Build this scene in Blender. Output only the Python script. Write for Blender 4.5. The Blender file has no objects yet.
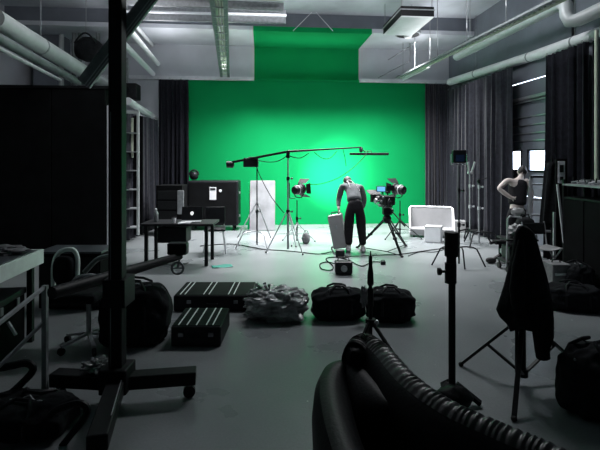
import bpy, bmesh, math, random
from mathutils import Vector, Matrix, noise, Euler
random.seed(7)
PI = math.pi
col = bpy.context.scene.collection
scn = bpy.context.scene

# ------------------------------------------------------------------ camera frame
A = math.radians(4.8); H = 1.8; HY = 160.0; FP = 450.0
FW = Vector((math.sin(A), math.cos(A), 0)); RT = Vector((math.cos(A), -math.sin(A), 0)); CAM = Vector((0, 0, H))
RZ = -A
def P(px, py, d):
    return CAM + FW*d + RT*((px-300)/FP*d) + Vector((0, 0, (HY-py)/FP*d))
def G(px, py, z=0.0):
    d = (H-z)*FP/(py-HY); v = P(px, py, d); v.z = z; return v
def F(px, d, z=0.0):
    v = P(px, HY, d); v.z = z; return v

# ------------------------------------------------------------------ materials
def mat(name, base, rough=.6, metal=0, var=.15, scale=8, bump=0, spec=.5, emit=None, estr=0, trans=0, alpha=1, sheen=0, coat=0):
    m = bpy.data.materials.new(name); m.use_nodes = True
    nt = m.node_tree; b = nt.nodes['Principled BSDF']
    b.inputs['Roughness'].default_value = rough; b.inputs['Metallic'].default_value = metal
    b.inputs['Specular IOR Level'].default_value = spec
    b.inputs['Transmission Weight'].default_value = trans
    b.inputs['Alpha'].default_value = alpha
    if sheen: b.inputs['Sheen Weight'].default_value = sheen
    if coat: b.inputs['Coat Weight'].default_value = coat
    tc = nt.nodes.new('ShaderNodeTexCoord'); nz = nt.nodes.new('ShaderNodeTexNoise')
    nz.inputs['Scale'].default_value = scale; nz.inputs['Detail'].default_value = 5
    nt.links.new(tc.outputs['Object'], nz.inputs['Vector'])
    cr = nt.nodes.new('ShaderNodeValToRGB')
    cr.color_ramp.elements[0].position = .3; cr.color_ramp.elements[1].position = .7
    cr.color_ramp.elements[0].color = [c*(1-var) for c in base]+[1]
    cr.color_ramp.elements[1].color = [min(1, c*(1+var)) for c in base]+[1]
    nt.links.new(nz.outputs['Fac'], cr.inputs['Fac']); nt.links.new(cr.outputs['Color'], b.inputs['Base Color'])
    if bump:
        bp = nt.nodes.new('ShaderNodeBump'); bp.inputs['Strength'].default_value = bump; bp.inputs['Distance'].default_value = .02
        nt.links.new(nz.outputs['Fac'], bp.inputs['Height']); nt.links.new(bp.outputs['Normal'], b.inputs['Normal'])
    if emit:
        b.inputs['Emission Color'].default_value = list(emit)+[1]; b.inputs['Emission Strength'].default_value = estr
    return m
M = dict(
    green = mat('green_paint', (.004, .25, .072), .8, var=.04, scale=1.5, spec=.04),
    plaster = mat('grey_plaster', (.50, .53, .57), .85, var=.10, scale=1.2, bump=.1),
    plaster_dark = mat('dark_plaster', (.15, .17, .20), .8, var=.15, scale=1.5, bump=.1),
    white_trim = mat('white_trim', (.62, .65, .68), .6, var=.05),
    concrete_ceiling = mat('concrete_ceiling', (.42, .45, .49), .9, var=.25, scale=.9, bump=.2),
    black_cloth = mat('black_cloth', (.008, .0095, .011), .95, var=.4, scale=20, bump=.4, spec=.2),
    curtain_cloth = mat('curtain_cloth', (.013, .0145, .021), .9, var=.3, scale=14, bump=.2, spec=.2, sheen=.15),
    curtain_black = mat('curtain_black', (.010, .011, .016), .9, var=.4, scale=14, bump=.2, spec=.2),
    black_metal = mat('black_metal', (.008, .009, .010), .5, metal=0, var=.3, scale=30, spec=.18),
    black_paint = mat('black_paint', (.003, .0035, .004), .85, var=.5, scale=4, spec=.12),
    black_plastic = mat('black_plastic', (.008, .009, .011), .5, var=.3, scale=12, spec=.22),
    leather = mat('black_leather', (.005, .006, .007), .5, var=.4, scale=60, bump=.1, spec=.13),
    ruche = mat('ruched_leather', (.008, .009, .010), .4, spec=.5),
    rubber = mat('rubber', (.012, .012, .013), .8),
    chrome = mat('chrome', (.50, .52, .54), .36, metal=.55, var=.1, scale=20),
    steel = mat('grey_steel', (.26, .28, .29), .5, metal=.3, var=.2, scale=15),
    pipe = mat('pipe_paint', (.44, .48, .48), .4, var=.1, scale=4),
    pipe_dark = mat('pipe_dark', (.16, .19, .19), .5, var=.2, scale=4),
    pipe_green = mat('pale_green_paint', (.52, .58, .46), .5, var=.1),
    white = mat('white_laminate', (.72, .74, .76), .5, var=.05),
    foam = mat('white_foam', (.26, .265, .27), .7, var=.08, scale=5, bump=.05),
    shaded = mat('shaded_board', (.25, .26, .27), .6, var=.35, scale=2.6),  # mottled colour stands for shadow and reflection on the board
    table_edge = mat('pale_edge', (.72, .84, .78), .5, var=.1),
    dark_top = mat('dark_table_top', (.05, .06, .065), .35, var=.5, scale=3),
    case_top = mat('case_green_sheen', (.003, .008, .006), .75, var=.3, scale=9, spec=.1),  # green tint paints a green reflection into the lid colour
    stripe = mat('white_stripe', (.62, .68, .66), .35),
    skin = mat('skin', (.52, .46, .43), .55, var=.08, spec=.4),
    hair = mat('hair', (.012, .010, .009), .6, var=.5, scale=90, bump=.4),
    shirt = mat('grey_shirt', (.075, .085, .09), .9, var=.15, scale=30, bump=.2),
    shirt_pale = mat('pale_strap', (.28, .29, .29), .8),
    trousers = mat('black_trousers', (.010, .010, .012), .9, var=.3, scale=30, bump=.2, spec=.2),
    shoe = mat('light_shoe', (.45, .45, .46), .6),
    plastic_film = mat('clear_film', (.26, .28, .28), .25, var=.7, scale=7, trans=.1, alpha=1, spec=.8),
    screen = mat('monitor_glow', (.02, .05, .09), .2, emit=(.15, .45, .8), estr=1.3, var=.6, scale=30),
    lens = mat('lamp_lens', (.6, .65, .65), .2, trans=.3),
    lamp_on = mat('lamp_glow', (.9, .95, .95), .3, emit=(.9, 1, .98), estr=9),
    tube_on = mat('panel_glow', (.8, .8, .8), .5, emit=(.9, .95, 1), estr=.55),
    grey_fabric = mat('grey_fabric', (.14, .145, .15), .9, var=.3, scale=12, bump=.3),
    teal = mat('teal_paper', (.01, .20, .15), .5),
    alu = mat('aluminium', (.5, .52, .55), .35, metal=.7, var=.1),
)
def floor_mat():
    m = bpy.data.materials.new('polished_concrete'); m.use_nodes = True
    nt = m.node_tree; b = nt.nodes['Principled BSDF']
    tc = nt.nodes.new('ShaderNodeTexCoord')
    n1 = nt.nodes.new('ShaderNodeTexNoise'); n1.inputs['Scale'].default_value = .9; n1.inputs['Detail'].default_value = 8
    n2 = nt.nodes.new('ShaderNodeTexNoise'); n2.inputs['Scale'].default_value = 60; n2.inputs['Detail'].default_value = 3
    n3 = nt.nodes.new('ShaderNodeTexVoronoi'); n3.inputs['Scale'].default_value = 3.3
    for n in (n1, n2, n3): nt.links.new(tc.outputs['Object'], n.inputs['Vector'])
    cr = nt.nodes.new('ShaderNodeValToRGB'); cr.color_ramp.elements[0].position = .3; cr.color_ramp.elements[1].position = .7
    cr.color_ramp.elements[0].color = (.15, .17, .175, 1); cr.color_ramp.elements[1].color = (.23, .25, .255, 1)
    nt.links.new(n1.outputs['Fac'], cr.inputs['Fac'])
    sp = nt.nodes.new('ShaderNodeValToRGB')      # scattered pale paint chips
    sp.color_ramp.elements[0].position = .022; sp.color_ramp.elements[1].position = .03
    sp.color_ramp.elements[0].color = (1, 1, 1, 1); sp.color_ramp.elements[1].color = (0, 0, 0, 1)
    nt.links.new(n3.outputs['Distance'], sp.inputs['Fac'])
    mx = nt.nodes.new('ShaderNodeMixRGB'); mx.inputs[2].default_value = (.75, .78, .78, 1)
    nt.links.new(sp.outputs['Color'], mx.inputs[0]); nt.links.new(cr.outputs['Color'], mx.inputs[1])
    g = nt.nodes.new('ShaderNodeMixRGB'); g.blend_type = 'MULTIPLY'; g.inputs[0].default_value = .5
    nt.links.new(mx.outputs[0], g.inputs[1]); 
    c2 = nt.nodes.new('ShaderNodeValToRGB'); c2.color_ramp.elements[0].position = .25; c2.color_ramp.elements[1].position = .75
    c2.color_ramp.elements[0].color = (.6, .6, .6, 1); nt.links.new(n2.outputs['Fac'], c2.inputs['Fac'])
    nt.links.new(c2.outputs['Color'], g.inputs[2])
    nt.links.new(g.outputs[0], b.inputs['Base Color'])
    rr = nt.nodes.new('ShaderNodeMapRange'); rr.inputs['To Min'].default_value = .20; rr.inputs['To Max'].default_value = .38
    nt.links.new(n1.outputs['Fac'], rr.inputs['Value']); nt.links.new(rr.outputs[0], b.inputs['Roughness'])
    bp = nt.nodes.new('ShaderNodeBump'); bp.inputs['Strength'].default_value = .08; bp.inputs['Distance'].default_value = .01
    nt.links.new(n2.outputs['Fac'], bp.inputs['Height']); nt.links.new(bp.outputs['Normal'], b.inputs['Normal'])
    return m
M['floor'] = floor_mat()

# ------------------------------------------------------------------ mesh builder
class MB:
    def __init__(s): s.bm = bmesh.new()
    def box(s, c, size, rot=None, taper=None):
        R = rot if isinstance(rot, Matrix) else (Euler(rot).to_matrix() if rot else Matrix.Identity(3))
        vs = []
        for z in (-.5, .5):
            k = (taper if (taper and z > 0) else 1)
            for x, y in ((-.5, -.5), (.5, -.5), (.5, .5), (-.5, .5)):
                vs.append(s.bm.verts.new(Vector(c) + R @ Vector((x*size[0]*k, y*size[1]*k, z*size[2]))))
        for f in ((3, 2, 1, 0), (4, 5, 6, 7), (0, 1, 5, 4), (1, 2, 6, 5), (2, 3, 7, 6), (3, 0, 4, 7)):
            s.bm.faces.new([vs[i] for i in f])
        return s
    def bar(s, p0, p1, w, h):          # rectangular bar between two points
        p0, p1 = Vector(p0), Vector(p1); d = p1-p0; L = d.length; z = d.normalized()
        up = Vector((0, 0, 1)) if abs(z.z) < .95 else Vector((0, 1, 0))
        x = up.cross(z).normalized(); y = z.cross(x)
        R = Matrix((x, y, z)).transposed()
        return s.box((p0+p1)/2, (w, h, L), R)
    def path(s, pts, r, n=10, closed=False, caps=True):
        pts = [Vector(p) for p in pts]; N = len(pts)
        rr = r if isinstance(r, (list, tuple)) else [r]*N
        rings = []; prev = None
        for i, p in enumerate(pts):
            if closed: t = pts[(i+1) % N]-pts[i-1]
            else: t = pts[min(i+1, N-1)]-pts[max(i-1, 0)]
            t.normalize()
            if prev is None:
                up = Vector((0, 0, 1)) if abs(t.z) < .9 else Vector((1, 0, 0))
                x = up.cross(t).normalized()
            else:
                x = prev - t*prev.dot(t)
                if x.length < 1e-5: x = Vector((1, 0, 0)).cross(t)
                x.normalize()
            prev = x; y = t.cross(x)
            rings.append([s.bm.verts.new(p + (x*math.cos(2*PI*k/n)+y*math.sin(2*PI*k/n))*rr[i]) for k in range(n)])
        M_ = N if closed else N-1
        for i in range(M_):
            a, b = rings[i], rings[(i+1) % N]
            for k in range(n): s.bm.faces.new((a[k], a[(k+1) % n], b[(k+1) % n], b[k]))
        if not closed and caps:
            s.bm.faces.new(list(reversed(rings[0]))); s.bm.faces.new(rings[-1])
        return s
    def tube(s, p0, p1, r, r1=None, n=12): return s.path([p0, p1], [r, r if r1 is None else r1], n)
    def lathe(s, prof, o=(0, 0, 0), axis=(0, 0, 1), n=20):  # prof: (radius, height)
        z = Vector(axis).normalized(); up = Vector((0, 0, 1)) if abs(z.z) < .9 else Vector((1, 0, 0))
        x = up.cross(z).normalized(); y = z.cross(x); o = Vector(o); rings = []
        for r, h in prof:
            rings.append([s.bm.verts.new(o+z*h+(x*math.cos(2*PI*k/n)+y*math.sin(2*PI*k/n))*max(r, .0004)) for k in range(n)])
        for a, b in zip(rings, rings[1:]):
            for k in range(n): s.bm.faces.new((a[k], a[(k+1) % n], b[(k+1) % n], b[k]))
        s.bm.faces.new(list(reversed(rings[0]))); s.bm.faces.new(rings[-1])
        return s
    def blob(s, c, rad, nu=28, nv=16, e=1.0, amp=0, freq=3, seed=0, flat=True, R=None, ridge=False):
        c = Vector(c); rings = []
        def pw(v, e): return math.copysign(abs(v)**e, v)
        for j in range(nv+1):
            ph = -PI/2+PI*j/nv; ring = []
            for i in range(nu):
                th = 2*PI*i/nu
                q = Vector((pw(math.cos(ph), e)*pw(math.cos(th), e), pw(math.cos(ph), e)*pw(math.sin(th), e), pw(math.sin(ph), e)))
                if amp:
                    nv_ = noise.noise(q*freq+Vector((seed*7.1, seed*3.3, seed)))
                    if ridge:
                        w_ = q*freq*.62+Vector((seed, 3, 1)); a_ = noise.voronoi(w_)[0]; b_ = noise.voronoi(w_*2.1)[0]
                        nv_ = nv_*.8 + .9*(a_[1]-a_[0]) + .45*(b_[1]-b_[0]) - .4
                    q = q*(1+amp*nv_)
                v = Vector((q.x*rad[0], q.y*rad[1], q.z*rad[2]))
                if flat and v.z < -rad[2]*.86: v.z = -rad[2]*.86
                if R: v = R @ v
                ring.append(s.bm.verts.new(c+v))
            rings.append(ring)
        for a, b in zip(rings, rings[1:]):
            for k in range(nu):
                try: s.bm.faces.new((a[k], a[(k+1) % nu], b[(k+1) % nu], b[k]))
                except ValueError: pass
        return s
    def grid(s, fn, nu, nv):
        vs = [[s.bm.verts.new(fn(i/nu, j/nv)) for j in range(nv+1)] for i in range(nu+1)]
        for i in range(nu):
            for j in range(nv): s.bm.faces.new((vs[i][j], vs[i+1][j], vs[i+1][j+1], vs[i][j+1]))
        return s
    def poly(s, pts, th, nrm):        # extruded polygon
        nrm = Vector(nrm); a = [s.bm.verts.new(Vector(p)) for p in pts]; b = [s.bm.verts.new(Vector(p)+nrm*th) for p in pts]
        s.bm.faces.new(list(reversed(a))); s.bm.faces.new(b); n = len(a)
        for i in range(n): s.bm.faces.new((a[i], a[(i+1) % n], b[(i+1) % n], b[i]))
        return s
    def build(s, name, m, parent=None, smooth=True, bevel=0, solid=0, sub=0, weld=False):
        if weld: bmesh.ops.remove_doubles(s.bm, verts=s.bm.verts, dist=1e-5)
        bmesh.ops.recalc_face_normals(s.bm, faces=s.bm.faces)
        me = bpy.data.meshes.new(name); s.bm.to_mesh(me); s.bm.free()
        me.materials.append(M[m] if isinstance(m, str) else m)
        o = bpy.data.objects.new(name, me); col.objects.link(o)
        if smooth:
            for p in me.polygons: p.use_smooth = True
            try: me.set_sharp_from_angle(angle=math.radians(38))
            except Exception: pass
        if solid:
            md = o.modifiers.new('thick', 'SOLIDIFY'); md.thickness = solid; md.offset = 0
        if bevel:
            md = o.modifiers.new('bevel', 'BEVEL'); md.width = bevel; md.segments = 2; md.limit_method = 'ANGLE'
        if sub:
            md = o.modifiers.new('sub', 'SUBSURF'); md.levels = sub; md.render_levels = sub
        if parent: o.parent = parent
        return o
def tag(o, label, cat, group=None, kind=None):
    o['label'] = label; o['category'] = cat
    if group: o['group'] = group
    if kind: o['kind'] = kind
    return o
def thing(name, label, cat, loc=(0, 0, 0), rz=None, group=None):
    o = bpy.data.objects.new(name, None); col.objects.link(o); o.empty_display_size = .1
    o.location = loc; o.rotation_euler = (0, 0, RZ if rz is None else rz)
    return tag(o, label, cat, group)
def struct(name, mb, m, smooth=False, **k):
    o = mb.build(name, m, None, smooth, **k); o['kind'] = 'structure'; return o
def lab(o, l): o['label'] = l; return o
def local(t):                          # world -> local frame of a thing (before depsgraph update)
    mi = (Matrix.Translation(t.location) @ Matrix.Rotation(t.rotation_euler.z, 4, 'Z')).inverted()
    return lambda v: mi @ Vector(v)

# ------------------------------------------------------------------ the room
YB = 12.5; XR = 5.36; XL = -6.0; YF = -1.6; ZB = 4.0; ZS = 4.96; ZC = 5.4
struct('floor', MB().box(((XL+XR)/2, (YB+YF)/2, -.05), (XR-XL+.4, YB-YF+.4, .1)), 'floor')
struct('ceiling', MB().box(((XL+XR)/2, (11.15+YF)/2, ZC+.05), (XR-XL+.4, 11.15-YF, .1)), 'concrete_ceiling')
gx0, gx1 = -.22, 2.72
# back wall: green backdrop wall, and above it the grey wall with its green painted patch
bx0 = -2.02; bx1 = 4.71
struct('wall_back', MB().box(((XL+bx0)/2, YB+.1, ZB/2), (bx0-XL, .2, ZB)).box(((XR+bx1)/2, YB+.1, ZB/2), (XR-bx1, .2, ZB)).box(((gx0+XL)/2, YB+.16, (ZB+ZS)/2), (gx0-XL, .2, ZS-ZB)).box(((gx1+XR)/2, YB+.16, (ZB+ZS)/2), (XR-gx1, .2, ZS-ZB)), 'plaster')
struct('wall_back_green', MB().box(((bx0+bx1)/2, YB+.1, ZB/2), (bx1-bx0, .2, ZB)).box(((gx0+gx1)/2, YB+.16, (ZB+ZS)/2+.03), (gx1-gx0, .2, ZS-ZB-.06)), 'green')
s1 = struct('trim_1', MB().box(((XL+gx0)/2, YB-.04, ZB+.03), (gx0-XL, .12, .09)), 'white_trim')
struct('trim_2', MB().box(((XR+gx1)/2, YB-.04, ZB+.03), (XR-gx1, .12, .09)), 'white_trim')
struct('trim_3', MB().box(((gx0+gx1)/2, YB-.01, ZB+.02), (gx1-gx0, .06, .05)), 'green')
struct('ceiling_soffit', MB().box(((XL+gx0)/2, (YB+11.15)/2, ZS+.05), (gx0-XL, YB-11.15+.3, .1)).box(((XR+gx1)/2, (YB+11.15)/2, ZS+.05), (XR-gx1, YB-11.15+.3, .1)), 'plaster')
struct('ceiling_green', MB().box(((gx0+gx1)/2, (YB+11.15)/2, ZS+.04), (gx1-gx0, YB-11.15+.3, .12)), 'green')
struct('ceiling_riser', MB().box(((XL+XR)/2, 11.1, (ZS+.1+ZC+.1)/2), (XR-XL+.2, .1, ZC-ZS)), 'plaster_dark')
struct('trim_4', MB().box(((XL+XR)/2, 11.08, ZS+.06), (XR-XL, .14, .05)), 'white_trim')
struct('wall_left', MB().box((XL-.1, (YB+YF)/2, ZC/2), (.2, YB-YF+.4, ZC)), 'plaster')
struct('wall_front', MB().box(((XL+XR)/2, YF-.1, ZC/2), (XR-XL, .2, ZC)), 'plaster_dark')
# right wall with the big sectional door opening
d0, d1, dz = 7.3, 10.1, 3.95
struct('wall_right', MB().box((XR+.1, (YF+d0)/2, ZC/2), (.2, d0-YF+.2, ZC)).box((XR+.1, (YB+d1)/2+.1, ZC/2), (.2, YB-d1+.2, ZC)).box((XR+.1, (d0+d1)/2, (dz+ZC)/2), (.2, d1-d0, ZC-dz)), 'plaster_dark')
# sectional door : leaves with two panes
def wallY(px, X=XR+.1):
    u = (px-300)/FP; d = X/(math.sin(A)+u*math.cos(A)); return d*(math.cos(A)-u*math.sin(A))
pz0, pz1 = 1.58, 2.0
holes = [(wallY(522), wallY(510.5)), (wallY(549.5), wallY(528.5))]
mb = MB(); ys = [d0-.1] + [v for h in sorted(holes) for v in h] + [d1+.1]
for a, b in ((ys[0], ys[1]), (ys[2], ys[3]), (ys[4], ys[5])): mb.box((XR+.12, (a+b)/2, (pz0+pz1)/2), (.05, b-a, pz1-pz0))
for z0, z1 in ((.0, .5), (.52, 1.04), (1.06, pz0), (pz1, 2.195), (2.2, 2.345), (2.355, 2.515), (2.525, 2.69), (2.70, 3.42), (3.445, 3.97)):
    mb.box((XR+.12, (d0+d1)/2, (z0+z1)/2), (.05, d1-d0+.2, z1-z0))
door = struct('door_1', mb, 'plaster_dark', bevel=.004)
rl = MB()
for z, h in ((2.197, .02), (2.35, .02), (2.52, .02), (2.69, .02)): rl.box((XR+.085, (d0+d1)/2, z), (.03, d1-d0, h))
rl.box((XR+.06, (d0+d1)/2, 3.0), (.08, d1-d0, .02)).box((XR+.05, (d0+d1)/2, 3.07), (.08, d1-d0, .06))
o = rl.build('door_rail', 'alu', door, False)
for a, b in holes:
    f = MB()
    for yy in (a, b): f.box((XR+.09, yy, (pz0+pz1)/2), (.03, .03, pz1-pz0+.03))
    for zz in (pz0, pz1): f.box((XR+.09, (a+b)/2, zz), (.03, b-a, .03))
    w = f.build('window_frame', 'black_metal', door, False)
    MB().box((XR+.12, (a+b)/2, (pz0+pz1)/2), (.008, b-a, pz1-pz0)).build('window_pane', mat('glass', (.95, .97, 1), 0, trans=1, var=0), w, False)

# ------------------------------------------------------------------ curtains
def curtain(label, p0, p1, z0, z1, folds, amp, m, seed=0, bulge=0):
    p0, p1 = Vector(p0), Vector(p1); d = p1-p0; L = d.length; d.normalize(); nn = Vector((-d.y, d.x, 0))
    t = thing('curtain', label, 'curtain', (p0.x, p0.y, z0), 0, 'black stage curtains round the walls')
    lc = local(t)
    def fn(u, v):
        k = u*folds*2*PI; w = amp*(.55+.45*(1-v))*(math.sin(k+1.3*math.sin(u*9+seed)) + .35*math.sin(2.3*k+seed+v*1.5))
        q = p0 + d*(u*L + .015*math.sin(k*1.7+v*2)) + nn*w; q.z = z0+(z1-z0)*v
        return lc(q)
    MB().grid(fn, max(60, int(folds*12)), 14).build('curtain_cloth', m, t, solid=.006)
    for i in range(int(L/.3)+1):
        q = p0+d*min(L, i*.3); MB().path([lc(q+Vector((.018*math.cos(a), 0, z1-z0+.03+.018*math.sin(a)-0+z0-q.z))) for a in [k*PI/4 for k in range(8)]], .004, 5, closed=True).build('curtain_ring', 'steel', t)
    return t
yb = YB-.2
def backX(px, Y=yb):
    u = (px-300)/FP; d = Y/(math.cos(A)-u*math.sin(A)); return d*(math.sin(A)+u*math.cos(A))
curtain('dark curtain hanging beside the left edge of the green wall', (backX(158), yb, 0), (backX(188.5), yb, 0), .03, 3.95, 6, .06, 'curtain_black', 1)
curtain('grey folded curtain on the left, between shelf frame and green wall', (-3.0, 10.1, 0), (-2.75, 12.1, 0), .03, 2.85, 9, .05, 'curtain_cloth', 2)
curtain('dark curtain touching the right edge of the green wall', (backX(425.5), yb, 0), (XR-.12, yb, 0), .03, 3.93, 7, .06, 'curtain_cloth', 3)
xr = XR-.22
curtain('wide grey curtain on the right wall, left of the big door', (xr, YB-.42, 0), (xr, wallY(512, xr), 0), .03, 3.72, 13, .07, 'curtain_cloth', 4)
curtain('tall black curtain on the right wall, right of the big door', (xr, wallY(547, xr), 0), (xr, wallY(587, xr), 0), .03, 3.68, 8, .06, 'curtain_black', 5)
curtain('black curtain at the right edge, behind the vertical pipe', (xr+.05, wallY(592, xr+.05), 0), (xr+.05, 6.0, 0), .03, 3.68, 5, .06, 'curtain_black', 6)

# ------------------------------------------------------------------ ceiling services
G_P = 'pipes under the ceiling'
def pipe(label, pts, r, m, hang=False, name='ceiling_pipe', group=G_P):
    pts = [Vector(p) for p in pts]; t = thing(name, label, 'pipe', pts[0], 0, group); lc = local(t)
    MB().path([lc(p) for p in pts], r, 18).build('pipe_run', m, t)
    for f in ((.2, .5, .8) if hang else ()):
        j = MB()
        k = f*(len(pts)-1); i = min(int(k), len(pts)-2); q = pts[i].lerp(pts[i+1], k-i); dr = (pts[i+1]-pts[i]).normalized()
        j.tube(lc(q-dr*.02), lc(q+dr*.02), r*1.06)
        j.box(lc(q+Vector((0, 0, r+(ZC-q.z-r)/2))), (.012, .012, max(.02, ZC-q.z-r)))
        j.build('pipe_hanger', 'steel', t, False)
    return t
pipe('thick pale pipe at top left running above the black partition', [P(-6, 18, 6.4), P(86, 73, 9.9), P(121, 93, 12.1)], .145, 'pipe', True)
pipe('thinner dark pipe below the thick pale pipe at top left', [P(-6, 36, 6.2), P(78, 82, 9.8)], .075, 'pipe_dark')
pipe('narrow pale rail pipe, lowest along the top left', [P(-4, 47, 5.9), P(60, 80, 8.6)], .03, 'pipe')
pipe('short white pipe above the shelf frame and left curtain', [P(128, 101, 10.2), P(155, 118.5, 12.3)], .085, 'white')
pipe('thin white pipe under the short white pipe on the left', [P(135, 113, 10.6), P(160, 127, 12.3)], .03, 'white')
GT = 'white tubes above the diagonal arm'
pipe('lowest of the three slanting white tubes left of the green wall', [P(118, 38, 8.6), P(153, 74, 12.1)], .065, 'white', name='ceiling_tube', group=GT)
pipe('middle of the three slanting white tubes left of the green wall', [P(128, 28, 8.9), P(158, 64, 12.1)], .06, 'white', name='ceiling_tube', group=GT)
pipe('topmost and shortest of the three slanting white tubes', [P(130, 19, 9.7), P(152, 45, 12.1)], .05, 'white', name='ceiling_tube', group=GT)
pipe('long white curtain pipe along the right wall above the curtains', [P(450, 82, 12.6), P(530, 57, 9.1), P(615, 28, 6.75)], .10, 'white', True)
u0 = [P(457, 56.5, 11.3), P(556, 6, 7.4), P(561, 3, 7.28), P(566, 6, 7.2), P(567, 15, 7.15), P(570, 21, 7.1), P(578, 20, 7.0), P(612, 4, 6.6)]
pipe('large white pipe with an S bend near the top right corner', u0, .105, 'pipe')
pipe('thin pale green vertical pipe at the right edge', [Vector((5.0, wallY(596.5, 5.0), 1.47)), Vector((5.0, wallY(596.5, 5.0), 3.75))], .028, 'pipe_green', name='wall_pipe', group=None)
# truss-like cable tray on the right with the pale green edge
def tray(label, p0, p1, w, step, hasgreen):
    p0, p1 = Vector(p0), Vector(p1); t = thing('cable_tray', label, 'cable tray', p0, 0); lc = local(t)
    d = (p1-p0); L = d.length; d.normalize(); s = d.cross(Vector((0, 0, 1))).normalized()
    for sg in (-1, 1):
        MB().bar(lc(p0+s*w/2*sg), lc(p1+s*w/2*sg), .07, .02 if not hasgreen else .035).build('side_rail', ('pipe_green' if (hasgreen and sg < 0) else 'steel'), t, False)
    n = int(L/step)
    for i in range(n):
        a = p0+d*(i+.5)*step; MB().bar(lc(a-s*w/2), lc(a+s*w/2), .025, .02).build('rung', 'white', t, False)
    for i in range(1, 5):
        a = p0+d*L*i/5
        MB().bar(lc(a+s*w/2), lc(Vector((a.x, a.y, ZC))+s*w/2), .012, .012).build('hanger_rod', 'steel', t, False)
    for k in range(3):
        o_ = (k-1)*w*.25
        MB().path([lc(p0+d*L*q/14+s*(o_+.012*math.sin(q*1.7+k))+Vector((0, 0, .03+.008*math.sin(q*2.3+k)))) for q in range(15)], .02, 7).build('cable', 'pipe_green' if not hasgreen else 'black_plastic', t)
    return t
tray('cable tray hanging down from the top, left of the green patch', P(225, 77, 12.2), P(218, -6, 6.1), .19, .45, False)
tr = tray('long cable tray with pale green edge running to the top right', P(399, 78, 12.3), P(566, -4, 6.05), .13, .12, True)
# twisted lattice bundle + tubes under the right tray
def fluor(label, p0, p1):
    t = thing('tube_light', label, 'light fitting', p0, 0, 'tube lights under the right cable tray'); lc = local(t)
    p0, p1 = Vector(p0), Vector(p1)
    MB().bar(lc(p0+Vector((0, 0, .05))), lc(p1+Vector((0, 0, .05))), .07, .04).build('fixture_body', 'white', t, False, bevel=.004)
    MB().tube(lc(p0), lc(p1), .02).build('tube', 'white', t)
    MB().bar(lc(p0+Vector((0, 0, .05))), lc(Vector((p0.x, p0.y, ZC))), .012, .012).bar(lc(p1+Vector((0, 0, .05))), lc(Vector((p1.x, p1.y, ZC))), .012, .012).build('hanger_rods', 'steel', t, False)
fluor('short tube light at the far end of the right cable tray', P(403, 80, 12.1), P(430, 67, 10.7))
fluor('long tube light under the near end of the right cable tray', P(470, 47, 9.3), P(545, 7, 6.9))
# transverse troughs
def trough(label, p0, p1):
    t = thing('ceiling_trough', label, 'ceiling rail', p0, 0, 'troughs across the ceiling'); lc = local(t); p0, p1 = Vector(p0), Vector(p1)
    MB().bar(lc(p0), lc(p1), .05, .30).build('trough_body', 'steel', t, False, bevel=.01)
    MB().bar(lc(p0+Vector((0, -.17, -.02))), lc(p1+Vector((0, -.17, -.02))), .09, .03).build('front_lip', 'white_trim', t, False)
    h = MB()
    for f in (.05, .35, .65, .95):
        q = p0.lerp(p1, f); h.bar(lc(q), lc(Vector((q.x, q.y, ZC))), .02, .02)
    h.build('hanger_rods', 'steel', t, False)
trough('pale trough across the ceiling ending left of the green patch', P(128, 13, 9.6), P(286, 17, 9.7))
trough('upper trough across the ceiling at the top edge, left of centre', P(120, -3, 8.6), P(284, 3, 8.7))
# hanging air unit and dome
t = thing('air_unit', 'white bottomed black box hanging from the ceiling right of green patch', 'ceiling unit', P(410, 17, 9.1), 0)
lc = local(t); q = P(417, 17, 9.1); y0, y1 = q.y, q.y+1.35; x0, x1 = q.x-.33, q.x+.36; zb = q.z
MB().box(lc(((x0+x1)/2, (y0+y1)/2, zb+.12)), (x1-x0, y1-y0, .2)).build('housing', 'black_metal', t, False, bevel=.01)
MB().box(lc(((x0+x1)/2, (y0+y1)/2, zb+.01)), (x1-x0-.02, y1-y0-.02, .02)).build('bottom_panel', 'white', t, False)
MB().box(lc(((x0+x1)/2, (y0+y1)/2, zb+.15)), (x1-x0+.03, y1-y0+.03, .02)).build('flange', 'steel', t, False)
h = MB()
for xx in (x0+.03, x1-.03):
    for yy in (y0+.05, y1-.05): h.bar(lc((xx, yy, zb+.2)), lc((xx, yy, ZC)), .012, .012)
h.build('hanger_rods', 'steel', t, False)
c = P(408, 33, 10.9); t = thing('dome_fan', 'grey half dome fitting hanging behind the black ceiling unit', 'ceiling fitting', c, 0)
MB().lathe([(.30, 0), (.31, .03), (.29, .12), (.22, .2), (.1, .26), (.02, .28)], (0, 0, -.05), n=28).build('dome', 'steel', t)
MB().lathe([(.26, -.06), (.27, -.045), (.02, -.04)], n=28).build('fan_guard', 'black_metal', t)
MB().lathe([(.08, -.12), (.1, -.07), (.05, -.05)], n=16).build('hub', 'white', t)
MB().tube((0, 0, .2), (0, 0, ZS-c.z+.02), .012).build('hanger_rod', 'steel', t)
# small diagonal rods on the upper wall
t = thing('wall_brace', 'thin diagonal rods on the grey wall right of the green patch', 'rod', (backX(388, 12.3), 12.3, 4.1), 0); lc = local(t)
for a, b in (((388, 60), (425, 37)), ((378, 78), (408, 62)), ((410, 38), (410, 62))):
    MB().tube(lc(P(a[0], a[1], 12.2)), lc(P(b[0], b[1], 12.0)), .014).build('rod', 'steel', t)
t = thing('hanger_wire', 'thin inverted V wires above the green patch', 'wire', P(314, 10, 10.8), 0); lc = local(t)
MB().path([lc(P(293, 31, 11.0)), lc(P(314, 10, 10.95)), lc(P(333, 31, 11.0))], .008, 6).build('wire', 'white', t)

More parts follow.
